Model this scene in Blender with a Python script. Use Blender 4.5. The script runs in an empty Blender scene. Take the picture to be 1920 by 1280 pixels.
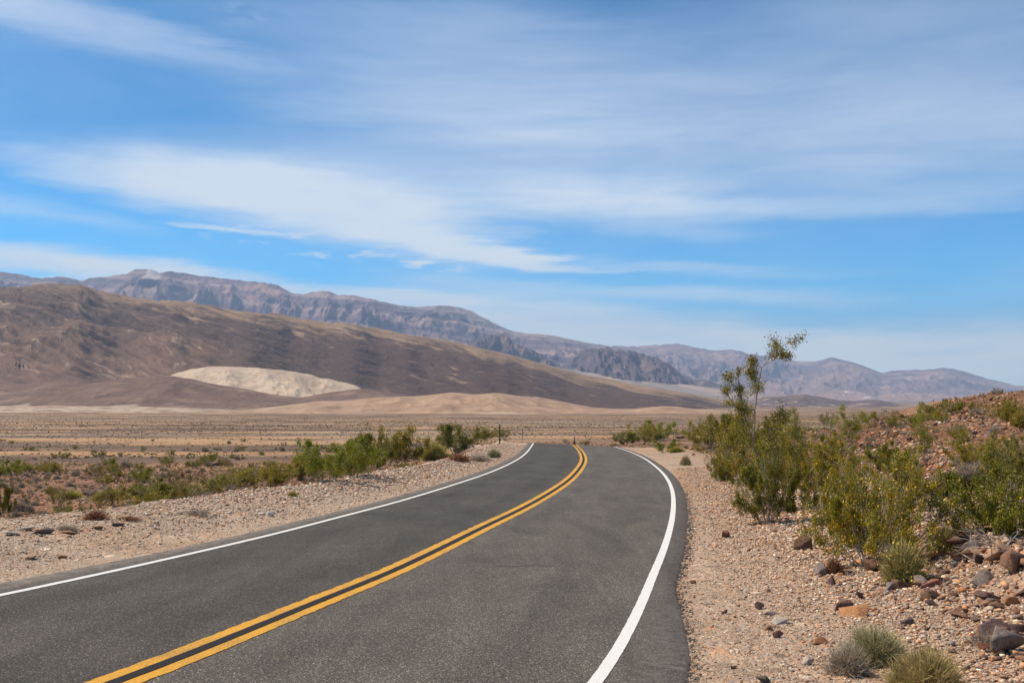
import bpy, bmesh, math, random
import numpy as np
from mathutils import Vector, Matrix

# ------------------------------------------------------------------ camera, sky, sun
S = bpy.context.scene
F = 1870.0
PITCH = math.atan(105 / F)
cam_d = bpy.data.cameras.new('camera')
cam_d.sensor_width = 36
cam_d.lens = F / 1920 * 36
cam_d.clip_start = 0.1
cam_d.clip_end = 200000
cam = bpy.data.objects.new('camera', cam_d)
S.collection.objects.link(cam)
cam.location = (0, 0, 0)
cam.rotation_euler = (math.pi / 2 + PITCH, 0, 0)
S.camera = cam
S.view_settings.view_transform = 'Standard'
S.view_settings.look = 'None'
S.view_settings.gamma = 1
S.view_settings.exposure = 0.5
S.cycles.volume_bounces = 0
S.cycles.max_bounces = 6

SUN_EL, SUN_AZ = math.radians(52), math.radians(-68)      # azimuth clockwise from +Y
sd = Vector((math.sin(SUN_AZ) * math.cos(SUN_EL), math.cos(SUN_AZ) * math.cos(SUN_EL), math.sin(SUN_EL)))
sun_d = bpy.data.lights.new('sun', 'SUN')
sun_d.energy = 4.4
sun_d.angle = math.radians(0.53)
sun_d.color = (1.0, 0.88, 0.72)
sun = bpy.data.objects.new('sun', sun_d)
S.collection.objects.link(sun)
sun.rotation_euler = sd.to_track_quat('Z', 'Y').to_euler()


class NT:
    """small helper for node trees"""
    def __init__(self, tree):
        self.t = tree
        tree.nodes.clear()

    def n(self, kind, **kw):
        nd = self.t.nodes.new(kind)
        for k, v in kw.items():
            setattr(nd, k, v)
        return nd

    def l(self, a, b):
        self.t.links.new(a, b)

    def val(self, sock, v):
        if hasattr(v, 'is_linked') or isinstance(v, bpy.types.NodeSocket):
            self.l(v, sock)
        else:
            sock.default_value = v

    def math(self, op, a, b=0.0, c=0.0, clamp=False):
        nd = self.n('ShaderNodeMath', operation=op)
        nd.use_clamp = clamp
        self.val(nd.inputs[0], a)
        self.val(nd.inputs[1], b)
        self.val(nd.inputs[2], c)
        return nd.outputs[0]

    def mix(self, fac, a, b, blend='MIX'):
        nd = self.n('ShaderNodeMix', data_type='RGBA', blend_type=blend)
        self.val(nd.inputs[0], fac)
        for i, v in ((6, a), (7, b)):
            if isinstance(v, (tuple, list)):
                v = tuple(v) + (1,) if len(v) == 3 else tuple(v)
            self.val(nd.inputs[i], v)
        return nd.outputs[2]

    def noise(self, vec, scale, detail=4, rough=0.55, dist=0.0):
        nd = self.n('ShaderNodeTexNoise')
        if vec is not None:
            self.l(vec, nd.inputs['Vector'])
        nd.inputs['Scale'].default_value = scale
        nd.inputs['Detail'].default_value = detail
        nd.inputs['Roughness'].default_value = rough
        nd.inputs['Distortion'].default_value = dist
        return nd.outputs[0]

    def voro(self, vec, scale, out='Color', feature='F1', rand=1.0):
        nd = self.n('ShaderNodeTexVoronoi', feature=feature)
        self.l(vec, nd.inputs['Vector'])
        nd.inputs['Scale'].default_value = scale
        nd.inputs['Randomness'].default_value = rand
        return nd.outputs[out]

    def ramp(self, fac, stops, interp='LINEAR'):
        nd = self.n('ShaderNodeValToRGB')
        cr = nd.color_ramp
        cr.interpolation = interp
        while len(cr.elements) < len(stops):
            cr.elements.new(0.5)
        for e, (p, c) in zip(cr.elements, stops):
            e.position = p
            e.color = tuple(c) + (1,) if len(c) == 3 else c
        self.l(fac, nd.inputs[0])
        return nd.outputs[0]

    def rng(self, v, a, b, c=0.0, d=1.0, interp='LINEAR'):
        nd = self.n('ShaderNodeMapRange', interpolation_type=interp)
        self.val(nd.inputs[0], v)
        for i, q in zip((1, 2, 3, 4), (a, b, c, d)):
            nd.inputs[i].default_value = q
        return nd.outputs[0]

    def mapping(self, vec, loc=(0, 0, 0), rot=(0, 0, 0), scale=(1, 1, 1), kind='POINT'):
        nd = self.n('ShaderNodeMapping', vector_type=kind)
        self.l(vec, nd.inputs[0])
        nd.inputs[1].default_value = loc
        nd.inputs[2].default_value = rot
        nd.inputs[3].default_value = scale
        return nd.outputs[0]


def pix(px, py):
    """direction through a point of the 1920x1280 photograph -> (x/y, z/y) slopes"""
    u = (px - 960) / F
    v = (640 - py) / F
    yw = math.cos(PITCH) - v * math.sin(PITCH)
    return u / yw, (math.sin(PITCH) + v * math.cos(PITCH)) / yw


def azel(px, py):
    rx, rz = pix(px, py)
    return math.atan(rx), math.atan(rz / math.hypot(1, rx))


# world: sky texture plus thin high cloud laid out by compass direction and height above the horizon
W = bpy.data.worlds.new('World')
S.world = W
W.use_nodes = True
N = NT(W.node_tree)
out = N.n('ShaderNodeOutputWorld')
bg = N.n('ShaderNodeBackground')
bg.inputs[1].default_value = 0.10
sky = N.n('ShaderNodeTexSky', sky_type='NISHITA')
sky.sun_disc = False
sky.sun_elevation = SUN_EL
sky.sun_rotation = SUN_AZ
sky.altitude = 0
sky.air_density = 1.0
sky.dust_density = 0.6
sky.ozone_density = 2.5
tc = N.n('ShaderNodeTexCoord')
sep = N.n('ShaderNodeSeparateXYZ')
N.l(tc.outputs['Generated'], sep.inputs[0])
az = N.math('ARCTAN2', sep.outputs[0], sep.outputs[1])
el = N.math('ARCSINE', sep.outputs[2])
comb = N.n('ShaderNodeCombineXYZ')
N.l(az, comb.inputs[0])
N.l(el, comb.inputs[1])
P = comb.outputs[0]
# wispy distortion, streaks run along the azimuth
dn = N.n('ShaderNodeTexNoise')
N.l(N.mapping(P, scale=(3.0, 11.0, 1)), dn.inputs['Vector'])
dn.inputs['Scale'].default_value = 1.0
dn.inputs['Detail'].default_value = 7
dn.inputs['Roughness'].default_value = 0.55
vs = N.n('ShaderNodeVectorMath', operation='SUBTRACT')
N.l(dn.outputs['Color'], vs.inputs[0])
vs.inputs[1].default_value = (0.5, 0.5, 0.5)
vm = N.n('ShaderNodeVectorMath', operation='MULTIPLY')
N.l(vs.outputs[0], vm.inputs[0])
vm.inputs[1].default_value = (0.20, 0.040, 0)
va = N.n('ShaderNodeVectorMath', operation='ADD')
N.l(P, va.inputs[0])
N.l(vm.outputs[0], va.inputs[1])
dn2 = N.n('ShaderNodeTexNoise')
N.l(N.mapping(P, rot=(0, 0, math.radians(5)), scale=(9, 70, 1)), dn2.inputs['Vector'])
dn2.inputs['Scale'].default_value = 1.0
dn2.inputs['Detail'].default_value = 8
dn2.inputs['Roughness'].default_value = 0.65
vs2 = N.n('ShaderNodeVectorMath', operation='SUBTRACT')
N.l(dn2.outputs['Color'], vs2.inputs[0])
vs2.inputs[1].default_value = (0.5, 0.5, 0.5)
vm2 = N.n('ShaderNodeVectorMath', operation='MULTIPLY')
N.l(vs2.outputs[0], vm2.inputs[0])
vm2.inputs[1].default_value = (0.16, 0.020, 0)
va2 = N.n('ShaderNodeVectorMath', operation='ADD')
N.l(va.outputs[0], va2.inputs[0])
N.l(vm2.outputs[0], va2.inputs[1])
PD = va2.outputs[0]


def blob(px, py, wx, wy, rot, strength, soft=0.0):
    """soft cirrus patch: centre, half-widths in photo pixels, tilt in degrees (positive = falls to the right)"""
    a, e = azel(px, py)
    v = N.mapping(PD, loc=(a, e, 0), rot=(0, 0, math.radians(-rot)), scale=(wx / F, wy / F, 1), kind='TEXTURE')
    ln = N.n('ShaderNodeVectorMath', operation='LENGTH')
    N.l(v, ln.inputs[0])
    return N.rng(ln.outputs['Value'], 1.0, soft, 0.0, strength, 'SMOOTHSTEP')


BLOBS = [
    # the long white lens with its crisp lower edge
    (420, 350, 440, 84, 7, 0.66, 0.15), (250, 330, 300, 46, 5, 0.50, 0.1), (640, 395, 440, 90, 12, 0.78, 0.25), (620, 330, 420, 90, 4, 0.50, 0.0),
    (880, 462, 290, 34, 9, 0.80, 0.35), (990, 476, 170, 13, 8, 0.55, 0.3), (820, 400, 260, 76, 6, 0.50, 0.1), (1060, 500, 230, 10, 3, 0.40, 0.1),
    # wing to the right
    (1080, 360, 380, 62, 2, 0.70, 0.1), (1180, 388, 360, 44, 2, 0.52, 0.2), (1320, 385, 420, 30, 3, 0.40, 0.1), (1240, 430, 260, 26, 3, 0.34, 0.0), (1720, 375, 400, 42, -1, 0.34, 0.1),
    (420, 429, 150, 11, 5, 0.55, 0.3),
    # veils above
    (1500, 190, 1000, 240, -5, 0.42, 0.0), (880, 200, 640, 190, 6, 0.46, 0.05), (120, 25, 420, 60, 8, 0.55, 0.1), (330, 70, 260, 40, 12, 0.26, 0.0),
    (1850, 240, 500, 150, 0, 0.30, 0.0), (900, 60, 500, 80, 5, 0.34, 0.0), (1050, 240, 700, 60, 4, 0.25, 0.0), (1500, 330, 600, 60, 2, 0.30, 0.0),
    # low bands
    (60, 500, 500, 36, 5, 0.72, 0.3), (500, 545, 600, 34, 6, 0.72, 0.2), (980, 590, 560, 50, 4, 0.72, 0.2), (1400, 650, 800, 48, 2, 0.80, 0.3), (1050, 545, 500, 32, 3, 0.45, 0.0),
    (1700, 660, 800, 62, 1, 0.80, 0.2), (1250, 500, 420, 22, 4, 0.34, 0.0), (60, 395, 260, 34, 6, 0.34, 0.0), (1420, 560, 360, 26, 4, 0.36, 0.0), (960, 735, 2600, 170, 1, 0.90, 0.3),
]
dens = None
for b in BLOBS:
    d = blob(*b)
    inv = N.math('SUBTRACT', 1.0, d)
    dens = inv if dens is None else N.math('MULTIPLY', dens, inv)
dens = N.math('SUBTRACT', 1.0, dens)
# fibres and small flecks
fib = N.noise(N.mapping(P, rot=(0, 0, math.radians(6)), scale=(6, 52, 1)), 1.0, 9, 0.66, 0.5)
fib2 = N.noise(N.mapping(P, rot=(0, 0, math.radians(-7)), scale=(2.2, 9, 1)), 1.0, 6, 0.6, 0.8)
mod = N.math('ADD', N.rng(fib, 0.3, 0.7, 0.80, 1.16), N.rng(fib2, 0.3, 0.7, -0.16, 0.18))
dens = N.math('MULTIPLY', dens, mod)
thin = N.rng(fib2, 0.36, 0.70, 0.02, 0.18)
dens = N.math('ADD', dens, thin, clamp=True)
flk = N.noise(N.mapping(P, rot=(0, 0, math.radians(8)), scale=(26, 95, 1)), 1.0, 4, 0.6, 0.2)
fm1 = N.math('MULTIPLY', blob(520, 455, 330, 45, 8, 1.0, 0.2), N.rng(flk, 0.54, 0.68, 0, 0.55))
fm2 = N.math('MULTIPLY', blob(470, 20, 90, 30, 8, 1.0, 0.2), N.rng(flk, 0.45, 0.65, 0, 0.3))
fm3 = N.math('MULTIPLY', blob(800, 497, 110, 18, 6, 1.0, 0.2), N.rng(flk, 0.46, 0.6, 0, 0.7))
for f_ in (fm1, fm2, fm3):
    dens = N.math('ADD', dens, f_, clamp=True)
tint = N.ramp(el, [(0.0, (0.16, 0.85, 1.40)), (0.10, (0.04, 0.86, 1.40)), (0.24, (0.08, 0.57, 0.90)), (0.40, (0.18, 0.56, 0.78)), (1.0, (0.5, 0.75, 0.85))])
skyc = N.mix(1.0, sky.outputs[0], tint, 'MULTIPLY')
cloudc = N.mix(N.rng(el, 0.05, 0.35), (6.8, 7.5, 7.7), (4.2, 5.1, 6.6))
skyc = N.mix(dens, skyc, cloudc)
N.l(skyc, bg.inputs[0])
N.l(bg.outputs[0], out.inputs[0])

# ------------------------------------------------------------------ numpy noise


def _h(ix, iy, seed):
    n = (ix.astype(np.int64) * 374761393 + iy.astype(np.int64) * 668265263 + seed * 1442695041) & 0xFFFFFFFF
    n = ((n ^ (n >> 13)) * 1274126177) & 0xFFFFFFFF
    n = n ^ (n >> 16)
    return n & 0xFFFF


def perlin(x, y, seed=0):
    x = np.asarray(x, float)
    y = np.asarray(y, float)
    x0 = np.floor(x)
    y0 = np.floor(y)
    fx = x - x0
    fy = y - y0
    u = fx * fx * fx * (fx * (fx * 6 - 15) + 10)
    v = fy * fy * fy * (fy * (fy * 6 - 15) + 10)

    def g(ox, oy):
        a = _h(x0 + ox, y0 + oy, seed) * (2 * math.pi / 65536)
        return np.cos(a) * (fx - ox) + np.sin(a) * (fy - oy)
    a = g(0, 0)
    b = g(1, 0)
    c = g(0, 1)
    d = g(1, 1)
    return 1.5 * ((a + u * (b - a)) + v * ((c + u * (d - c)) - (a + u * (b - a))))


def fbm(x, y, o=5, seed=0, gain=0.5, lac=2.03):
    s = 0
    a = 1
    t = 0
    for i in range(o):
        s = s + a * perlin(x, y, seed + i * 17)
        t += a
        a *= gain
        x = x * lac + 3.1
        y = y * lac - 1.7
    return s / t


def ridged(x, y, o=5, seed=0, gain=0.5, lac=2.07):
    s = 0
    a = 1
    t = 0
    w = 1
    for i in range(o):
        n = 1 - np.abs(perlin(x, y, seed + i * 31))
        n = n * n * w
        s = s + a * n
        t += a
        w = np.clip(n * 1.6, 0, 1)
        a *= gain
        x = x * lac + 5.3
        y = y * lac + 2.9
    return s / t


def smooth(a, b, x):
    t = np.clip((np.asarray(x, float) - a) / (b - a), 0, 1)
    return t * t * (3 - 2 * t)


def mixc(a, b, t):
    return a * (1 - t[..., None]) + b * t[..., None]


# ------------------------------------------------------------------ road lines and terrain height
KL = [(-5.72, 11.23), (-4.74, 14.84), (-4.12, 17.55), (-3.53, 20.77), (-2.92, 24.1), (-1.83, 31.77), (-1.02, 38.42), (-0.09, 48.74), (0.62, 59.89), (1.60, 84.62), (2.30, 106.82)]
KC = [(-2.94, 7.48), (-1.94, 11.46), (-1.63, 12.72), (-1.12, 15.33), (-0.5, 18.82), (0.1, 22.0), (0.97, 27.35), (1.98, 34.65), (2.82, 42.36), (3.82, 53.46), (4.72, 68.2), (5.54, 86.46), (5.95, 98.05)]
KR = [(0.61, 7.48), (1.45, 11.11), (1.76, 12.65), (2.18, 14.7), (2.73, 17.55), (3.47, 21.69), (3.99, 24.85), (4.36, 27.21), (5.03, 31.97), (5.78, 38.18), (6.6, 46.53), (7.73, 60.9), (8.44, 75.37), (8.85, 89.93)]
TY = np.linspace(math.log(7.5), math.log(100), 400)


def dense(k):
    k = np.array(k)
    t = np.log(k[:, 1])
    x = k[:, 0]
    m = np.gradient(x, t)
    tt = np.clip(TY, t[0], t[-1])
    i = np.clip(np.searchsorted(t, tt) - 1, 0, len(t) - 2)
    h = t[i + 1] - t[i]
    s = (tt - t[i]) / h
    v = (2 * s**3 - 3 * s**2 + 1) * x[i] + (s**3 - 2 * s**2 + s) * h * m[i] + (-2 * s**3 + 3 * s**2) * x[i + 1] + (s**3 - s**2) * h * m[i + 1]
    v = v + (TY - tt) * np.where(TY < t[0], m[0], m[-1])
    ker = np.exp(-np.linspace(-2, 2, 41)**2)
    ker /= ker.sum()
    p = np.r_[2 * v[0] - v[20:0:-1], v, 2 * v[-1] - v[-2:-22:-1]]
    return np.convolve(p, ker, 'valid')


DL, DC, DR = dense(KL), dense(KC), dense(KR)


def line_x(D, y):
    y = np.asarray(y, float)
    yc = np.clip(y, 7.5, 100)
    v = np.interp(np.log(yc), TY, D)
    lo = np.minimum(y - 7.5, 0)
    hi = np.maximum(y - 100, 0)
    hi1 = np.minimum(hi, 160)
    return v + lo * 0.255 - 0.0022 * lo**2 + 0.03 * hi1 - 0.0016 * hi1**2 - 0.48 * (hi - hi1)


def edge_l(y):
    return line_x(DL, y) - (0.55 + 0.25 * smooth(16, 9, y)) - 0.03 * perlin(y * 1.3, y * 0, 5) - 0.02 * perlin(y * 6, y * 0, 6)


def edge_r(y):
    return line_x(DR, y) + 0.29 + 0.36 * smooth(12.5, 7.0, y) + 0.05 * smooth(20, 40, y) + 0.008 * perlin(y * 0.8, y * 0 + 2, 7) + 0.02 * perlin(y * 4, y * 0, 8) + 0.022 * perlin(y * 11, y * 0, 10)


def road_z(x, y):
    x = np.clip(x, -6, 12)
    base = -1.9 - 0.0267 * np.clip(y, -300, 200)
    y0 = 101 - 2.7 * (x - 2.3)
    d = np.maximum(y - y0, 0)
    k = 0.0024
    d1 = 8.5
    drop = np.where(d < d1, k * d * d, k * d1 * d1 + 2 * k * d1 * (d - d1) * 1.0)
    drop = np.where(d > 110, k * d1 * d1 + 2 * k * d1 * (110 - d1), drop)
    return base - drop


VY = np.array([-3000, -300, -50, 0, 15, 25, 50, 80, 150, 250, 600, 1500, 2200, 3200, 6000, 60000.])
VL = np.array([-5, -1, -1.5, -2.4, -3.1, -3.7, -5.0, -6.2, -9.0, -11.6, -16, -23.2, -19.0, -11.0, -10, -10.])
VR = np.array([-5, -1, -1.5, -2.4, -3.1, -3.7, -5.0, -6.2, -9.0, -11.6, -16.5, -24.6, -31, -38, -45, -45.])


def valley(x, y):
    r = np.hypot(x, y)
    yy = np.where(y > 0, np.maximum(y, r * 0.35), y)
    wl = smooth(-0.18, -0.42, x / np.maximum(yy, 1))
    t = np.where(yy > 60, yy, yy)
    return np.interp(t, VY, VL) * wl + np.interp(t, VY, VR) * (1 - wl)


def berm_w(y):
    return np.interp(y, [0, 12, 18, 22, 32, 45, 60, 80, 100], [6.2, 5.9, 5.4, 5.0, 3.7, 3.2, 3.1, 3.2, 3.0]) + 0.45 * perlin(y * 0.35, y * 0, 21) + 0.25 * perlin(y * 1.1, y * 0, 22)


def ground_z(x, y, fine=True):
    x = np.asarray(x, float)
    y = np.asarray(y, float)
    el_, er_ = edge_l(y), edge_r(y)
    rz = road_z(x, y)
    v = valley(x, y)
    near = smooth(900, 100, np.hypot(x, y))
    v = v + near * (0.30 * fbm(x / 9, y / 9, 4, 31) + 0.10 * fbm(x / 1.6, y / 1.6, 3, 35))
    far = smooth(200, 900, np.hypot(x, y))
    v = v + far * 0.8 * fbm(x / 120, y / 60, 4, 37)
    sl = el_ - x
    sr = x - er_
    # left side: gravel berm then a bank down
    bw = berm_w(y)
    bump = 0.16 * smooth(1.2, 3.0, sl) * smooth(0, 1.2, bw - sl + 0.8)
    tl = smooth(bw - 0.4, bw + 3.6, sl)
    zl = (rz - 0.035 + bump * 1.2 - 0.03 * smooth(0, 1, sl)) * (1 - tl) + np.minimum(v, rz - 0.6) * tl
    # right side: shoulder then the rocky hillside
    rise = 0.17 * np.maximum(sr - 1.6, 0) ** 1.0
    rise = np.where(sr < 4, 0.163 * np.maximum(sr - 0.6, 0)**2 / 6.8, 0.163 * (sr - 2.3))
    ledge = 0.34 * smooth(3.2, 3.8, sr + 0.35 * perlin(y * 0.9, y * 0, 41)) * smooth(16, 13, y) * smooth(5, 9, y)
    rise = rise + ledge
    cap = 9 + 0.05 * sr
    rise = cap * (1 - np.exp(-rise / cap))
    # crest of the hillside
    yc = 62 + 0.55 * np.maximum(x - 14, 0) + 5 * perlin(x / 14, y / 40, 43)
    fall = np.maximum(y - yc, 0)
    fallz = 0.0045 * np.minimum(fall, 40)**2 + 0.36 * np.maximum(fall - 40, 0)
    bumps = 0.24 * fbm(x / 5, y / 5, 4, 45) + 0.22 * ridged(x / 1.9, y / 1.2, 4, 47) - 0.16 + 0.08 * fbm(x / 0.6, y / 0.6, 3, 48)
    hz = rz + rise - fallz * smooth(3, 9, sr) + bumps * smooth(2.5, 6, sr) + 0.75 * smooth(27.5, 34, x) * smooth(30, 50, y)
    tr = np.maximum(smooth(200, 420, y), smooth(90, 260, sr))
    zr_ = np.maximum(hz, v * 1.0) * (1 - tr) + v * tr
    zr_ = np.where(sr > 0, zr_, 0)
    z = np.where(sl > 0, zl, np.where(sr > 0, np.minimum(zr_, rz + 40) - 0.04 * smooth(0.5, 0, sr), rz - 0.09))
    # past the crest the road bank sinks into the plain
    tb = smooth(210, 330, y)
    z = z * (1 - tb) + v * tb
    if fine:
        s = np.maximum(sl, sr)
        f = smooth(0.05, 0.7, s) * smooth(90, 30, np.hypot(x, y))
        z = z + f * (0.022 * fbm(x / 0.35, y / 0.35, 3, 51) + 0.012 * fbm(x / 0.09, y / 0.09, 2, 53))
    return z


def gz(x, y):
    return float(ground_z(np.array([x]), np.array([y]))[0])


def hit(px, py, y0=6.0, y1=2500.0):
    """where the view ray through a photo point meets the ground"""
    rx, rz = pix(px, py)
    ys = np.exp(np.linspace(math.log(y0), math.log(y1), 1500))
    below = ground_z(rx * ys, ys) > rz * ys
    i = int(np.argmax(below)) if below.any() else len(ys) - 1
    y = float(ys[i])
    return rx * y, y, gz(rx * y, y)


# ------------------------------------------------------------------ mesh helpers
COL = S.collection


def tag(o, label=None, cat=None, group=None, kind=None):
    for k, v in (('label', label), ('category', cat), ('group', group), ('kind', kind)):
        if v:
            o[k] = v
    return o


def mesh_np(name, co, loops, sizes, mat=None, cols=None, smooth_=False, parent=None, link=True, extra=None):
    me = bpy.data.meshes.new(name)
    co = np.asarray(co, np.float32)
    loops = np.asarray(loops, np.int32).ravel()
    me.vertices.add(len(co))
    me.vertices.foreach_set('co', co.ravel())
    me.loops.add(len(loops))
    me.loops.foreach_set('vertex_index', loops)
    if np.isscalar(sizes):
        sizes = np.full(len(loops) // sizes, sizes, np.int32)
    st = np.r_[0, np.cumsum(sizes)[:-1]].astype(np.int32)
    me.polygons.add(len(sizes))
    me.polygons.foreach_set('loop_start', st)
    me.polygons.foreach_set('loop_total', sizes.astype(np.int32))
    if smooth_:
        me.polygons.foreach_set('use_smooth', np.ones(len(sizes), bool))
    me.update(calc_edges=True)
    if cols is not None:
        a = me.color_attributes.new('Col', 'FLOAT_COLOR', 'POINT')
        c4 = np.ones((len(co), 4), np.float32)
        c4[:, :3] = cols
        a.data.foreach_set('color', c4.ravel())
    for k, v in (extra or {}).items():
        a = me.attributes.new(k, 'FLOAT', 'POINT')
        a.data.foreach_set('value', np.asarray(v, np.float32).ravel())
    if mat:
        me.materials.append(mat)
    o = bpy.data.objects.new(name, me)
    if link:
        COL.objects.link(o)
    if parent:
        o.parent = parent
    return o


def grid_faces(nr, nc, wrap=False):
    i = np.arange(nr - 1)[:, None] * nc
    j = np.arange(nc if wrap else nc - 1)[None, :]
    j2 = (j + 1) % nc
    return np.stack([i + j, i + j2, i + nc + j2, i + nc + j], -1).reshape(-1, 4)


def empty(name, loc, rz=0.0, sc=1.0):
    o = bpy.data.objects.new(name, None)
    o.empty_display_size = 0.2
    COL.objects.link(o)
    o.location = loc
    o.rotation_euler = (0, 0, rz)
    o.scale = (sc, sc, sc) if np.isscalar(sc) else sc
    return o


def new_mat(name):
    m = bpy.data.materials.new(name)
    m.use_nodes = True
    n = NT(m.node_tree)
    o = n.n('ShaderNodeOutputMaterial')
    p = n.n('ShaderNodeBsdfPrincipled')
    p.inputs['Specular IOR Level'].default_value = 0.25
    p.inputs['Roughness'].default_value = 0.9
    n.l(p.outputs[0], o.inputs[0])
    return m, n, p, o


def attr_col(n, name='Col'):
    a = n.n('ShaderNodeAttribute', attribute_name=name)
    return a


def bump(n, p, h, dist, strength=1.0, base=None):
    b = n.n('ShaderNodeBump')
    b.inputs['Distance'].default_value = dist
    b.inputs['Strength'].default_value = strength
    n.l(h, b.inputs['Height'])
    if base is not None:
        n.l(base, b.inputs['Normal'])
    n.l(b.outputs[0], p.inputs['Normal'])
    return b.outputs[0]


# ------------------------------------------------------------------ materials
def mat_ground():
    m, n, p, o = new_mat('desert_ground')
    tcn = n.n('ShaderNodeTexCoord').outputs['Object']
    a = attr_col(n)
    gr = n.n('ShaderNodeAttribute', attribute_name='gravel').outputs['Fac']
    pal = [(0.0, (0.34, 0.26, 0.21)), (0.12, (0.62, 0.52, 0.44)), (0.3, (0.86, 0.76, 0.68)), (0.45, (1.05, 0.92, 0.80)), (0.62, (1.0, 0.80, 0.62)),
           (0.75, (0.80, 0.76, 0.78)), (0.86, (1.15, 0.72, 0.50)), (0.95, (1.5, 1.42, 1.3))]
    warp = n.n('ShaderNodeTexNoise')
    n.l(tcn, warp.inputs['Vector'])
    warp.inputs['Scale'].default_value = 30
    wa = n.n('ShaderNodeVectorMath', operation='MULTIPLY_ADD')
    n.l(warp.outputs['Color'], wa.inputs[0])
    wa.inputs[1].default_value = (0.02, 0.02, 0.02)
    n.l(tcn, wa.inputs[2])
    wv = wa.outputs[0]

    def layer(scale):
        s = n.n('ShaderNodeSeparateColor')
        vor = n.n('ShaderNodeTexVoronoi')
        n.l(wv, vor.inputs['Vector'])
        vor.inputs['Scale'].default_value = scale
        n.l(vor.outputs['Color'], s.inputs[0])
        return n.ramp(s.outputs[0], pal, 'CONSTANT'), vor.outputs['Distance'], s.outputs[1]
    c1, d1, r1 = layer(58)
    c2, d2, r2 = layer(24)
    c3, d3, r3 = layer(9)
    c = n.mix(n.rng(r2, 0.55, 0.6), c1, c2)
    c = n.mix(n.rng(r3, 0.86, 0.88), c, c3)
    soil = n.noise(tcn, 4, 8, 0.7)
    soilc = n.ramp(soil, [(0.25, (0.62, 0.62, 0.62)), (0.5, (0.98, 0.98, 0.98)), (0.75, (1.3, 1.26, 1.2))])
    amt = n.math('MULTIPLY', gr, 0.85)
    c = n.mix(amt, soilc, c)
    big = n.noise(tcn, 0.5, 6, 0.65)
    c = n.mix(1.0, c, n.ramp(big, [(0.3, (0.80, 0.78, 0.76)), (0.7, (1.16, 1.16, 1.18))]), 'MULTIPLY')
    c = n.mix(1.0, a.outputs['Color'], c, 'MULTIPLY')
    n.l(c, p.inputs['Base Color'])
    h = n.math('ADD', n.math('MULTIPLY', n.math('SUBTRACT', 1.0, d2), 0.5), n.math('MULTIPLY', n.math('SUBTRACT', 1.0, d1), 0.3))
    h = n.math('ADD', h, soil)
    bump(n, p, h, 0.035, 1.0)
    return m


def mat_land(name='mountain_rock', scale=0.01, b=8.0, contrast=0.25):
    m, n, p, o = new_mat(name)
    tcn = n.n('ShaderNodeTexCoord').outputs['Object']
    a = attr_col(n)
    z = n.noise(tcn, scale, 9, 0.68)
    c = n.mix(1.0, a.outputs['Color'], n.ramp(z, [(0.3, (1 - contrast,) * 3), (0.7, (1 + contrast,) * 3)]), 'MULTIPLY')
    n.l(c, p.inputs['Base Color'])
    bump(n, p, z, b, 1.0)
    return m


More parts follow.
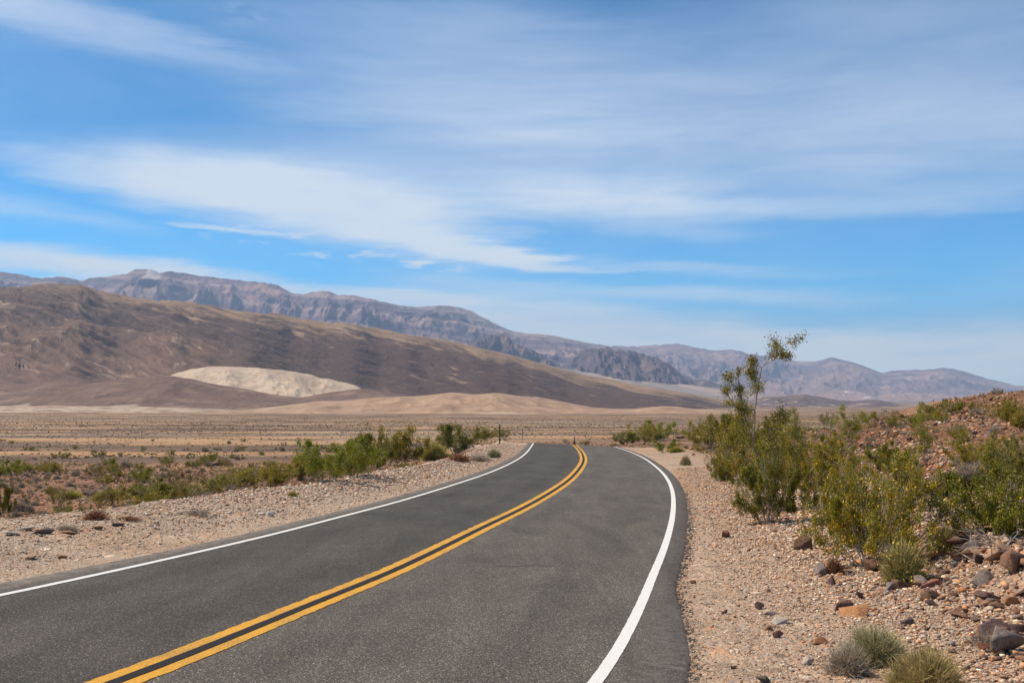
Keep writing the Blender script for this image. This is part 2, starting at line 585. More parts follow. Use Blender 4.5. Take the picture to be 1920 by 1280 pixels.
def mat_asphalt():
    m, n, p, o = new_mat('worn_asphalt')
    tcn = n.n('ShaderNodeTexCoord').outputs['Object']
    lat = n.n('ShaderNodeAttribute', attribute_name='lat').outputs['Fac']
    s = n.n('ShaderNodeSeparateColor')
    vor = n.n('ShaderNodeTexVoronoi')
    n.l(tcn, vor.inputs['Vector'])
    vor.inputs['Scale'].default_value = 95
    n.l(vor.outputs['Color'], s.inputs[0])
    grain = n.ramp(s.outputs[0], [(0, (0.065, 0.060, 0.056)), (0.25, (0.105, 0.098, 0.09)), (0.6, (0.14, 0.131, 0.12)), (0.88, (0.23, 0.215, 0.195)), (0.97, (0.40, 0.375, 0.34))], 'CONSTANT')
    n1 = n.noise(tcn, 70, 3, 0.7)
    grain = n.mix(1.0, grain, n.ramp(n1, [(0.3, (0.68, 0.68, 0.68)), (0.7, (1.32, 1.32, 1.32))]), 'MULTIPLY')
    # wheel tracks and lane tone, laid along the lane
    abs_ = n.math('ABSOLUTE', lat)
    w1 = n.rng(n.math('ABSOLUTE', n.math('SUBTRACT', abs_, 0.85)), 0.0, 0.55, 1.0, 0.0, 'SMOOTHSTEP')
    w2 = n.rng(n.math('ABSOLUTE', n.math('SUBTRACT', abs_, 2.55)), 0.0, 0.55, 1.0, 0.0, 'SMOOTHSTEP')
    tracks = n.math('MAXIMUM', w1, w2)
    side = n.rng(lat, -0.2, 0.2, 0.0, 1.0)
    big = n.noise(tcn, 0.55, 6, 0.65)
    tone = n.math('ADD', n.rng(big, 0.3, 0.7, 0.80, 1.12), n.math('MULTIPLY', side, 0.42))
    tone = n.math('SUBTRACT', tone, n.math('MULTIPLY', tracks, n.rng(n.noise(tcn, 0.3, 3, 0.6), 0.3, 0.7, 0.04, 0.20)))
    c = n.mix(1.0, grain, (0.625, 0.575, 0.51), 'MULTIPLY')
    p.inputs['Specular IOR Level'].default_value = 0.12
    sc = n.n('ShaderNodeVectorMath', operation='SCALE')
    n.l(c, sc.inputs[0])
    n.l(tone, sc.inputs['Scale'])
    # darker oily stretches and pale scuffs of their own shape
    st = n.noise(n.mapping(tcn, scale=(1.6, 0.32, 1), rot=(0, 0, 0.12)), 1.0, 5, 0.6, 0.8)
    sc2 = n.n('ShaderNodeVectorMath', operation='SCALE')
    n.l(sc.outputs[0], sc2.inputs[0])
    n.l(n.rng(st, 0.34, 0.66, 0.82, 1.16), sc2.inputs['Scale'])
    sc = sc2
    # dusty outer rim
    dust = n.rng(abs_, 3.42, 3.9, 0.0, 0.85)
    dn_ = n.math('MULTIPLY', dust, n.rng(n.noise(tcn, 7, 6, 0.7), 0.35, 0.65))
    c = n.mix(dn_, sc.outputs[0], (0.24, 0.195, 0.16))
    n.l(c, p.inputs['Base Color'])
    p.inputs['Roughness'].default_value = 0.75
    h = n.math('ADD', n.math('SUBTRACT', 1.0, vor.outputs['Distance']), n1)
    bump(n, p, h, 0.006, 0.8)
    return m


def mat_paint(name, col, dark, wear=0.5):
    m, n, p, o = new_mat(name)
    tcn = n.n('ShaderNodeTexCoord').outputs['Object']
    z = n.noise(tcn, 60, 6, 0.75)
    z2 = n.noise(tcn, 1.7, 5, 0.65)
    f = n.math('ADD', z, n.math('MULTIPLY', n.math('SUBTRACT', z2, 0.5), 0.5))
    k = n.rng(f, wear - 0.22, wear - 0.08, 1.0, 0.0)
    c = n.mix(n.rng(z, 0.3, 0.7), tuple(q * 0.74 for q in col), tuple(min(q * 1.16, 0.9) for q in col))
    c = n.mix(k, c, dark)
    n.l(c, p.inputs['Base Color'])
    p.inputs['Roughness'].default_value = 0.6
    bump(n, p, z, 0.004, 0.6)
    p.inputs['Specular IOR Level'].default_value = 0.05
    return m


def mat_attr(name, rough=0.8, noise_scale=40, contrast=0.2, trans=0.0, bumpd=0.0, spec=0.25):
    m, n, p, o = new_mat(name)
    p.inputs['Roughness'].default_value = rough
    p.inputs['Specular IOR Level'].default_value = spec
    tcn = n.n('ShaderNodeTexCoord').outputs['Object']
    a = attr_col(n)
    z = n.noise(tcn, noise_scale, 5, 0.65)
    c = n.mix(1.0, a.outputs['Color'], n.ramp(z, [(0.3, (1 - contrast,) * 3), (0.7, (1 + contrast,) * 3)]), 'MULTIPLY')
    n.l(c, p.inputs['Base Color'])
    if bumpd:
        bump(n, p, z, bumpd)
    if trans:
        t = n.n('ShaderNodeBsdfTranslucent')
        n.l(c, t.inputs[0])
        mx = n.n('ShaderNodeMixShader')
        mx.inputs[0].default_value = trans
        n.l(p.outputs[0], mx.inputs[1])
        n.l(t.outputs[0], mx.inputs[2])
        n.l(mx.outputs[0], o.inputs[0])
    return m


def mat_plain(name, col, rough=0.7, scale=20, contrast=0.25, metallic=0.0):
    m, n, p, o = new_mat(name)
    p.inputs['Roughness'].default_value = rough
    p.inputs['Metallic'].default_value = metallic
    tcn = n.n('ShaderNodeTexCoord').outputs['Object']
    z = n.noise(tcn, scale, 5, 0.65)
    c = n.mix(1.0, col, n.ramp(z, [(0.3, (1 - contrast,) * 3), (0.7, (1 + contrast,) * 3)]), 'MULTIPLY')
    n.l(c, p.inputs['Base Color'])
    return m


def mat_rock(name, c1, c2, c3):
    m, n, p, o = new_mat(name)
    tcn = n.n('ShaderNodeTexCoord').outputs['Object']
    oi = n.n('ShaderNodeObjectInfo')
    va_ = n.n('ShaderNodeVectorMath', operation='ADD')
    n.l(tcn, va_.inputs[0])
    n.l(oi.outputs['Location'], va_.inputs[1])
    z = n.noise(va_.outputs[0], 7, 8, 0.7, 0.6)
    z2 = n.noise(va_.outputs[0], 45, 4, 0.7)
    c = n.ramp(z, [(0.33, c1), (0.5, c2), (0.66, c3)])
    c = n.mix(1.0, c, n.ramp(z2, [(0.3, (0.75,) * 3), (0.7, (1.25,) * 3)]), 'MULTIPLY')
    rnd = n.rng(oi.outputs['Random'], 0, 1, 0.75, 1.25)
    sc = n.n('ShaderNodeVectorMath', operation='SCALE')
    n.l(c, sc.inputs[0])
    n.l(rnd, sc.inputs['Scale'])
    n.l(sc.outputs[0], p.inputs['Base Color'])
    bump(n, p, n.math('ADD', z, n.math('MULTIPLY', z2, 0.4)), 0.02, 0.8)
    return m


M = {}
M['ground'] = mat_ground()
M['range'] = mat_land('mountain_rock', 0.005, 55.0, 0.20)
M['hill'] = mat_land('hill_soil', 0.016, 15.0, 0.26)
M['dune'] = mat_land('dune_soil', 0.03, 1.2, 0.12)
M['asphalt'] = mat_asphalt()
M['white'] = mat_paint('white_road_paint', (0.66, 0.64, 0.60), (0.22, 0.20, 0.18), 0.45)
M['yellow'] = mat_paint('yellow_road_paint', (0.60, 0.305, 0.040), (0.22, 0.145, 0.06), 0.56)
M['black'] = mat_paint('black_road_paint', (0.028, 0.024, 0.022), (0.07, 0.065, 0.06), 0.30)
M['leaf'] = mat_attr('creosote_leaf', 0.55, 3, 0.12, 0.25, spec=0.35)
M['stem'] = mat_attr('woody_stem', 0.9, 25, 0.2)
M['dry'] = mat_attr('dry_blades', 0.85, 6, 0.15, 0.15)
M['gravel'] = mat_attr('loose_stone', 0.9, 60, 0.15)
M['flower'] = mat_plain('yellow_petal', (0.75, 0.52, 0.03), 0.6, 10, 0.2)
M['green_post'] = mat_plain('green_painted_steel', (0.025, 0.07, 0.03), 0.55, 15, 0.3)
M['reflector'] = mat_plain('white_reflector', (0.85, 0.85, 0.82), 0.35, 15, 0.08)
M['wood'] = mat_plain('weathered_wood', (0.50, 0.36, 0.19), 0.85, 30, 0.25)
M['soil_dark'] = mat_plain('crack_sealant', (0.06, 0.055, 0.052), 0.7, 20, 0.2)
ROCK = {
    'brown': mat_rock('brown_rock', (0.10, 0.055, 0.035), (0.20, 0.105, 0.065), (0.33, 0.20, 0.12)),
    'red': mat_rock('reddish_rock', (0.12, 0.045, 0.03), (0.24, 0.10, 0.06), (0.36, 0.18, 0.11)),
    'dark': mat_rock('dark_rock', (0.05, 0.03, 0.028), (0.095, 0.055, 0.047), (0.17, 0.11, 0.085)),
    'grey': mat_rock('grey_rock', (0.125, 0.098, 0.082), (0.21, 0.165, 0.135), (0.32, 0.26, 0.215)),
    'tan': mat_rock('tan_rock', (0.22, 0.12, 0.065), (0.36, 0.21, 0.12), (0.50, 0.34, 0.21)),
    'orange': mat_rock('orange_rock', (0.28, 0.115, 0.045), (0.42, 0.19, 0.08), (0.52, 0.31, 0.16)),
    'pale': mat_rock('pale_rock', (0.38, 0.27, 0.20), (0.58, 0.48, 0.38), (0.70, 0.64, 0.55)),
}

# ------------------------------------------------------------------ ground sheet
azf = np.linspace(-0.57, 0.57, 900)
azb = np.linspace(0.57, 2 * math.pi - 0.57, 110)[1:-1]
AZ = np.r_[azf, azb]
R = np.r_[np.exp(np.linspace(math.log(2.2), math.log(160), 800)), np.exp(np.linspace(math.log(160), math.log(24000), 190))[1:]]
RR, AA = np.meshgrid(R, AZ, indexing='ij')
GX = RR * np.sin(AA)
GY = RR * np.cos(AA)
GZ = ground_z(GX, GY)
# a far rim drops with distance so that it never rises over the hills
GZ = GZ - 0.0 * RR


def ground_cols(x, y):
    r = np.hypot(x, y)
    sl = edge_l(y) - x
    sr = x - edge_r(y)
    grav = np.array([0.455, 0.38, 0.30])
    gravR = np.array([0.43, 0.35, 0.27])
    tan = np.array([0.48, 0.30, 0.16])
    red = np.array([0.265, 0.130, 0.066])
    redh = np.array([0.225, 0.112, 0.060])
    plain = np.array([0.170, 0.104, 0.056])
    band_d = np.array([0.110, 0.068, 0.044])
    band_l = np.array([0.385, 0.220, 0.105])
    n1 = fbm(x / 7, y / 7, 4, 61)
    n2 = fbm(x / 2.2, y / 2.2, 4, 63)
    n3 = fbm(x / 30, y / 30, 4, 65)
    # plain, near
    c = np.zeros(x.shape + (3,)) + red
    c = mixc(c, np.broadcast_to(tan, c.shape), smooth(0.0, 0.35, n1) * 0.40)
    c = mixc(c, np.broadcast_to(np.array([0.17, 0.09, 0.06]), c.shape), smooth(0.0, 0.35, -n2) * 0.7)
    # bands of the open plain, far
    b1 = fbm(x / 220 + 3, y / 42, 5, 67)
    b2 = fbm(x / 60, y / 12, 4, 69)
    b3 = fbm(x / 700, y / 110, 4, 71)
    far = np.zeros_like(c) + plain
    far = mixc(far, np.broadcast_to(band_l, c.shape), smooth(0.02, 0.22, b1 + 0.3 * b2))
    far = mixc(far, np.broadcast_to(band_d, c.shape), smooth(0.02, 0.25, -b1 - 0.3 * b2) * 0.85)
    far = mixc(far, np.broadcast_to(plain, c.shape), 0.55 * smooth(450, 900, y) * (1 - smooth(0.1, 0.3, np.abs(b3))))
    # bleached wash lines and the salt strip on the left
    wash = smooth(0.62, 0.72, ridged(x / 420, y / 60, 3, 73)) * smooth(150, 400, y)
    far = mixc(far, np.broadcast_to(np.array([0.42, 0.31, 0.21]), c.shape), wash * 0.4)
    rx = x / np.maximum(y, 1)
    salt = smooth(1500, 1650, y + 200 * b3) * smooth(2600, 2300, y + 200 * b3) * smooth(-0.20, -0.34, rx + 0.0)
    far = mixc(far, np.broadcast_to(np.array([0.46, 0.35, 0.25]), c.shape), salt * smooth(-0.35, 0.1, b2) * 0.8)
    c = mixc(c, far, smooth(70, 160, r + 20 * n3))
    # right hillside
    hill = smooth(1.6, 5.5, sr + 0.9 * n2 + 0.5) * smooth(330, 200, y)
    ch = np.zeros_like(c) + redh
    ch = mixc(ch, np.broadcast_to(tan * 0.95, c.shape), smooth(-0.05, 0.4, n1 + 0.3 * n2) * 0.45)
    ch = mixc(ch, np.broadcast_to(np.array([0.40, 0.25, 0.15]), c.shape), smooth(16, 9, y) * 0.6)
    ch = mixc(ch, np.broadcast_to(np.array([0.13, 0.07, 0.05]), c.shape), smooth(0.1, 0.45, -n2 + 0.2 * n1) * 0.55)
    c = np.where((sr > 0)[..., None], mixc(c, ch, hill), c)
    # shoulders
    shr = smooth(5.0, 1.6, sr + 0.9 * n2) * (sr > -5) * smooth(330, 200, y)
    cr = np.zeros_like(c) + gravR
    cr = mixc(cr, np.broadcast_to(np.array([0.44, 0.30, 0.18]), c.shape), smooth(0.0, 0.3, n1) * smooth(14, 24, y) * 0.8)
    c = np.where((sr > -1)[..., None], mixc(c, cr, shr), c)
    bw = berm_w(y)
    shl = smooth(bw + 1.6, bw + 0.2, sl + 0.5 * n2) * smooth(330, 200, y)
    cl = np.zeros_like(c) + grav
    cl = mixc(cl, np.broadcast_to(np.array([0.42, 0.32, 0.22]), c.shape), smooth(0.0, 0.35, n1 + .3 * n2) * 0.6)
    c = np.where((sl > -1)[..., None], mixc(c, cl, shl), c)
    g = np.maximum(np.where(sr > -1, np.maximum(shr, 0.65 * smooth(120, 50, r)), 0), np.where(sl > -1, np.maximum(shl, 0.35 * smooth(90, 40, r)), 0))
    return np.clip(c, 0, 1), np.clip(g, 0, 1)


gc, gg = ground_cols(GX, GY)
co = np.stack([GX, GY, GZ], -1).reshape(-1, 3)
nc = len(AZ)
fc = grid_faces(len(R), nc, wrap=True)
fc = fc[:, ::-1]
# close the middle with one vertex
ctr = len(co)
co = np.vstack([co, [[0, 0, float(GZ[0].mean())]]])
tri = np.stack([np.full(nc, ctr), (np.arange(nc) + 1) % nc, np.arange(nc)], -1)
loops = np.r_[fc.ravel(), tri.ravel()]
sizes = np.r_[np.full(len(fc), 4), np.full(len(tri), 3)]
cols = np.vstack([gc.reshape(-1, 3), [[0.3, 0.25, 0.2]]])
o = mesh_np('ground', co, loops, sizes, M['ground'], cols, True, extra={'gravel': np.r_[gg.ravel(), 0]})
tag(o, 'desert floor of gravel shoulders, red rocky hillside and banded plain', kind='structure')
del GX, GY, GZ, gc, gg, co, loops

# ------------------------------------------------------------------ road
YS = np.r_[np.arange(-30, 3, 1.0), np.arange(3, 40, 0.04), np.arange(40, 120, 0.35), np.arange(120, 262, 2.0)]
ss = np.array([-1.0, -0.95, -0.75, -0.5, -0.25, 0, 0.25, 0.5, 0.75, 0.95, 1.0])


def xs_at(s, y):
    l_, c_, r_ = line_x(DL, y), line_x(DC, y), line_x(DR, y)
    return np.where(s < 0, c_ + (c_ - l_) * s, c_ + (r_ - c_) * s)


rows = []
lats = []
for y in YS:
    e1, e2 = float(edge_l(y)), float(edge_r(y))
    xx = [e1 - 0.05, e1] + [float(xs_at(s, y)) for s in ss] + [e2, e2 + 0.05]
    l0, c0, r0 = float(line_x(DL, y)), float(line_x(DC, y)), float(line_x(DR, y))
    la = [(x - c0) / (c0 - l0) * 3.4 if x < c0 else (x - c0) / (r0 - c0) * 3.4 for x in xx]
    zz = road_z(np.array(xx), np.full(len(xx), y))
    zz[0] -= 0.07
    zz[-1] -= 0.07
    rows.append(np.stack([xx, [y] * len(xx), zz], -1))
    lats.append(la)
rows = np.array(rows)
road = mesh_np('road', rows.reshape(-1, 3), grid_faces(len(YS), rows.shape[1]), 4, M['asphalt'], None, True, extra={'lat': np.array(lats).ravel()})
tag(road, 'two-lane grey asphalt road curving left over a crest', kind='structure')


def stripe(name, D, off0, off1, mat, lift, seed, rag=0.012, label=None):
    y = np.r_[np.arange(-30, 3, 1.0), np.arange(3, 30, 0.05), np.arange(30, 120, 0.2), np.arange(120, 262, 2.0)]
    x = line_x(D, y)
    dx = np.gradient(x, y)
    nx = 1 / np.hypot(1, dx)
    ny = -dx * nx
    e0 = off0 + rag * perlin(y * 4, y * 0, seed) + rag * 0.6 * perlin(y * 13, y * 0, seed + 1)
    e1 = off1 + rag * perlin(y * 4, y * 0, seed + 2) + rag * 0.6 * perlin(y * 13, y * 0, seed + 3)
    a = np.stack([x + nx * e0, y + ny * e0], -1)
    b = np.stack([x + nx * e1, y + ny * e1], -1)
    pts = np.stack([a, b], 1).reshape(-1, 2)
    z = road_z(pts[:, 0], pts[:, 1]) + lift
    co_ = np.c_[pts, z]
    s_ = mesh_np(name, co_, grid_faces(len(y), 2), 4, mat, None, False, parent=road)
    if label:
        s_['label'] = label
    return s_


stripe('edge_line', DL, -0.06, 0.06, M['white'], 0.005, 1, 0.005, 'left white edge line')
stripe('edge_line', DR, -0.055, 0.055, M['white'], 0.005, 9, 0.004, 'right white edge line')
stripe('centre_line', DC, -0.208, -0.055, M['yellow'], 0.005, 17, 0.020, 'left yellow centre line')
stripe('centre_line', DC, 0.055, 0.198, M['yellow'], 0.005, 25, 0.016, 'right yellow centre line')
stripe('centre_gap', DC, -0.060, 0.060, M['black'], 0.009, 33, 0.004, 'black strip between the yellow lines')
# transverse cracks
for (cy, s0, s1, sd_) in ((51.5, 0.08, 0.78, 3), (38.0, -0.9, -0.05, 5), (21.0, 0.5, 0.97, 7), (13.6, 0.35, 0.6, 9)):
    t = np.linspace(0, 1, 60)
    s = s0 + (s1 - s0) * t
    y = cy + 0.25 * fbm(t * 4, t * 0, 4, sd_)
    x = xs_at(s, y)
    w = 0.012 + 0.012 * (1 + perlin(t * 9, t * 0, sd_ + 2))
    a = np.stack([x, y - w], -1)
    b = np.stack([x, y + w], -1)
    pts = np.stack([a, b], 1).reshape(-1, 2)
    co_ = np.c_[pts, road_z(pts[:, 0], pts[:, 1]) + 0.003]
    mesh_np('crack', co_, grid_faces(60, 2), 4, M['soil_dark'], None, False, parent=road)


# ------------------------------------------------------------------ hills and mountains
def make_range(name, knots, D, foot, depth, nu, nv, hfun, cfun, mat, label, prof=1.0, back=0.35, crest_wob=0.06, backdrop=None, ext=True):
    k = np.array([pix(a, b) for a, b in knots])
    rx = np.linspace(k[0, 0], k[-1, 0], nu)
    rz = np.interp(rx, k[:, 0], k[:, 1])
    ker = np.ones(5) / 5
    rz = np.convolve(np.r_[rz[:1], rz[:1], rz, rz[-1:], rz[-1:]], ker, 'valid')
    t = np.r_[np.linspace(0, 1, nv), 1 + np.linspace(0, 1, max(nv // 5, 6))[1:] * back]
    T, RX = np.meshgrid(t, rx, indexing='ij')
    Dc = D * (1 + crest_wob * fbm(RX * 9, RX * 0, 3, 91 + nu))
    Y = Dc - depth * (1 - T)
    X = RX * Y
    CZ = Dc * rz[None, :]
    front = np.clip(T, 0, 1)
    P_ = front ** prof
    hgt = (CZ - foot)
    Z = foot + hgt * P_
    bt = np.clip(T - 1, 0, None) / back
    Z = Z - hgt * 0.75 * bt**1.3 * (T > 1)
    Z = Z + hfun(X, Y, T, hgt, RX)
    C = cfun(X, Y, Z, T, RX, hgt)
    o_ = mesh_np(name, np.stack([X, Y, Z], -1).reshape(-1, 3), grid_faces(len(t), nu), 4, mat, np.clip(C, 0.01, 0.85).reshape(-1, 3), True)
    tag(o_, label, kind='structure')
    return o_


def A3(*c):
    return np.array(c)


def bc(c, like):
    return np.broadcast_to(np.array(c), like.shape + (3,))


# --- farthest range (right)
def h_far(X, Y, T, H, RX):
    w = 900 * fbm(X / 3500, Y / 3500, 3, 101)
    r_ = ridged((X + w) / 2600, (Y + w) / 2600, 6, 103) - 0.55
    env = np.clip(np.sin(np.pi * np.clip(T, 0, 1))**0.8, 0, 1)
    r2 = ridged(X / 800, Y / 1500, 6, 104, 0.6) - 0.5
    return r_ * 0.26 * H * env + r2 * 0.28 * H * env * smooth(1.0, 0.85, T) + 0.028 * H * (ridged(X / 300, Y / 700, 4, 106) - 0.6) * smooth(0.85, 1.0, T) + 0.012 * H * fbm(X / 260, Y / 260, 4, 105) * (T > 0.9)


def c_far(X, Y, Z, T, RX, H):
    n = fbm(X / 1400, Y / 700, 5, 107)
    n2 = fbm(X / 500, Y / 300, 4, 109)
    c = bc((0.215, 0.145, 0.15), X) * 1.0
    c = mixc(c, bc((0.38, 0.24, 0.17), X), smooth(0.0, 0.35, n) * 0.8)
    c = mixc(c, bc((0.09, 0.07, 0.08), X), smooth(0.05, 0.3, -n + 0.3 * n2) * 0.7)
    c = mixc(c, bc((0.36, 0.22, 0.15), X), smooth(0.45, 0.15, T) * 0.7)
    c = mixc(c, bc((0.75, 0.66, 0.56), X), smooth(0.36, 0.5, n2) * smooth(0.6, 0.3, T) * 0.7)
    return c


make_range('mountain', [(700, 640), (1100, 643), (1150, 648), (1190, 649), (1235, 646), (1270, 644), (1300, 650), (1340, 657), (1375, 655), (1410, 664), (1450, 668), (1490, 676), (1530, 677),
           (1545, 673), (1560, 670), (1575, 673), (1595, 678), (1640, 693), (1655, 699), (1668, 695), (1690, 694), (1720, 693), (1750, 692), (1768, 689), (1785, 691), (1805, 695), (1830, 703),
           (1850, 709), (1880, 716), (1900, 722), (1920, 723), (2100, 728), (2500, 742)],
           19500, -60, 6500, 1500, 170, h_far, c_far, M['range'], 'farthest hazy mauve range low on the right horizon', 1.15)


# --- main purple range
def h_main(X, Y, T, H, RX):
    w = 600 * fbm(X / 2500, Y / 2500, 3, 121)
    r_ = ridged((X + w) / 1000, (Y + w) / 2200, 7, 123, 0.6) - 0.5
    env = smooth(0, 0.2, T) * smooth(0.98, 0.55, T)
    cliffs = 0.055 * H * (smooth(0.70, 0.74, T + 0.03 * perlin(X / 400, Y / 4000, 125)) - smooth(0.6, 1.0, T)) * 1.2
    rr_ = ridged((X + w) / 330, (Y + w) / 900, 5, 124, 0.6) - 0.5
    return r_ * 0.24 * H * env + rr_ * 0.09 * H * smooth(0.1, 0.4, T) * smooth(1.02, 0.8, T) + cliffs + 0.012 * H * ridged(X / 170, Y / 900, 4, 127) * smooth(0.5, 0.95, T) * smooth(1.15, 1.0, T) - 0.006 * H * (T > 0.9)


def c_main(X, Y, Z, T, RX, H):
    n = fbm(X / 1600, Y / 1600, 5, 131)
    n2 = fbm(X / 350, Y / 350, 5, 133)
    st = np.sin((Z + 0.10 * X) / 42 + 2.4 * fbm(X / 1200, Y / 1200, 3, 135)) * 0.5 + np.sin((Z + 0.10 * X) / 17 + 3 * n) * 0.3
    c = bc((0.175, 0.115, 0.130), X) * 1.0
    c = mixc(c, bc((0.33, 0.22, 0.19), X), smooth(0.0, 0.5, st + 0.5 * n2) * 0.95)
    c = mixc(c, bc((0.095, 0.070, 0.090), X), smooth(0.1, 0.55, -st + 0.4 * n2) * 0.9)
    c = mixc(c, bc((0.26, 0.25, 0.22), X), smooth(0.05, 0.35, n) * smooth(-0.22, -0.02, RX) * 0.5)
    c = mixc(c, bc((0.44, 0.23, 0.15), X), smooth(0.72, 0.85, T) * smooth(-0.33, -0.30, RX) * smooth(-0.20, -0.24, RX) * smooth(0, 0.3, n2) * 0.8)
    # reddish patch low on the right
    c = mixc(c, bc((0.50, 0.26, 0.16), X), smooth(0.055, 0.02, np.abs(RX - 0.075)) * smooth(0.15, 0.35, T) * smooth(0.62, 0.45, T) * 0.75)
    c = mixc(c, bc((0.62, 0.58, 0.52), X), smooth(0.0, 1.0, smooth(-0.372, -0.366, RX + 0.02 * n2) * smooth(-0.352, -0.358, RX)) * smooth(0.86, 0.95, T) * 0.5)
    return c


make_range('mountain', [(-700, 560), (-300, 530), (0, 510), (30, 513), (50, 517), (78, 522), (110, 519), (128, 521), (150, 526), (175, 520), (200, 519), (240, 513), (248, 507), (262, 504), (285, 506), (300, 511),
           (318, 509), (350, 513), (400, 520), (440, 524), (470, 527), (500, 531), (522, 535), (545, 549), (565, 552), (580, 549), (600, 545), (617, 546), (633, 554), (665, 553), (700, 561), (735, 570), (760, 574),
           (790, 576), (812, 573), (840, 573), (862, 575), (885, 583), (905, 594), (930, 608), (960, 621), (985, 625), (1010, 626), (1040, 629), (1075, 637), (1100, 642), (1150, 650), (1200, 662), (1250, 680), (1300, 710), (1400, 745), (1700, 770)],
           13500, -60, 4200, 1700, 190, h_main, c_main, M['range'], 'long layered purple mountain range behind the brown slope', 1.1)


# --- dark outcrops in front of the range
def h_dark(X, Y, T, H, RX):
    env = smooth(0, 0.3, T) * smooth(1.1, 0.8, T)
    return (ridged(X / 260, Y / 600, 6, 141, 0.58) - 0.5) * 0.30 * H * env + 0.05 * H * fbm(X / 90, Y / 90, 4, 143) * smooth(1.3, 1.0, T)


def c_dark(X, Y, Z, T, RX, H):
    n = fbm(X / 160, Y / 200, 5, 145)
    c = bc((0.095, 0.068, 0.078), X) * 1.0
    c = mixc(c, bc((0.24, 0.155, 0.13), X), smooth(0.05, 0.35, n) * 0.8)
    return c


make_range('hill', [(790, 668), (840, 655), (870, 645), (895, 634), (915, 630), (935, 627), (950, 632), (975, 645), (1000, 655), (1030, 672), (1048, 684), (1062, 694)],
           9800, -60, 1500, 420, 70, h_dark, c_dark, M['range'], 'small dark blue outcrop just above the tan ridge end', 0.9, 0.6, 0.01)
make_range('hill', [(1050, 690), (1075, 668), (1095, 656), (1108, 649), (1122, 652), (1140, 651), (1165, 655), (1190, 661), (1215, 668), (1235, 673), (1255, 684), (1272, 697), (1285, 708), (1320, 712), (1345, 718), (1380, 728)],
           9400, -60, 1700, 520, 70, h_dark, c_dark, M['range'], 'wide dark purple outcrop in the middle distance', 0.9, 0.6, 0.01)


# --- pale fan
def h_fan(X, Y, T, H, RX):
    return 0.015 * H * fbm(X / 500, Y / 800, 4, 151) + 0.05 * H * (ridged(X / 700, Y / 2500, 3, 152) - .5) * smooth(1, 0.6, T)


def c_fan(X, Y, Z, T, RX, H):
    n = fbm(X / 250 + Y / 900, Y / 2400, 5, 153)
    c = bc((0.25, 0.195, 0.165), X) * 1.0
    c = mixc(c, bc((0.40, 0.29, 0.22), X), smooth(0.0, 0.4, n))
    c = mixc(c, bc((0.14, 0.105, 0.10), X), smooth(0.1, 0.4, -n) * 0.7)
    return c


make_range('alluvial_fan', [(700, 640), (900, 668), (980, 676), (1040, 688), (1100, 697), (1150, 704), (1200, 711), (1250, 717), (1300, 722), (1350, 728), (1400, 734), (1500, 743), (1600, 752), (1800, 762), (2300, 772)],
           8600, -60, 3000, 500, 60, h_fan, c_fan, M['hill'], 'pale grey fan spreading below the dark outcrops', 1.0, 0.2, 0.01)


# --- low dark hills right
def c_low(X, Y, Z, T, RX, H):
    n = fbm(X / 220, Y / 120, 5, 161)
    n2 = fbm(X / 90, Y / 60, 4, 163)
    c = bc((0.115, 0.075, 0.070), X) * 1.0
    c = mixc(c, bc((0.22, 0.15, 0.115), X), smooth(0.0, 0.4, n) * 0.7)
    c = mixc(c, bc((0.56, 0.42, 0.31), X), smooth(0.30, 0.42, n2 + 0.25 * n) * smooth(0.9, 0.6, T) * 0.8)
    return c


make_range('hill', [(1340, 770), (1375, 758), (1400, 752), (1430, 745), (1460, 742), (1485, 741), (1510, 740), (1540, 744), (1570, 750), (1600, 752), (1620, 750), (1645, 749), (1670, 754), (1700, 761), (1740, 770), (1800, 778)],
           5200, -60, 1100, 480, 70, h_dark, c_low, M['hill'], 'low dark chocolate hills with pale scars at right', 0.9, 0.6, 0.01)


# --- great brown slope
def brown_coords(X, Y, T, RX):
    # spurs and gullies run down the slope towards the right
    w = fbm(X / 420, Y / 420, 4, 171)
    k = 1.9 + 0.3 * smooth(-0.22, -0.50, RX)
    A = T + k * RX + (0.035 + 0.05 * smooth(-0.25, -0.45, RX)) * w
    return A, RX + 0.01 * w, w


def h_brown(X, Y, T, H, RX):
    A, B, w = brown_coords(X, Y, T, RX)
    g = ridged(A * 7.5, B * 5.5, 6, 173, 0.56) - 0.5
    g2 = ridged(A * 24, B * 11, 5, 175, 0.58) - 0.5
    env = smooth(0.06, 0.45, T) * smooth(1.06, 0.84, T)
    crest = smooth(0.7, 0.97, T) * smooth(1.3, 1.0, T)
    big = fbm(X / 650, Y / 650, 3, 178)
    return env * H * (0.05 * g + 0.085 * g2 + (0.05 + 0.08 * smooth(-0.28, -0.45, RX)) * big) + crest * 0.016 * H * (ridged(A * 30, B * 24, 4, 177) - 0.8)


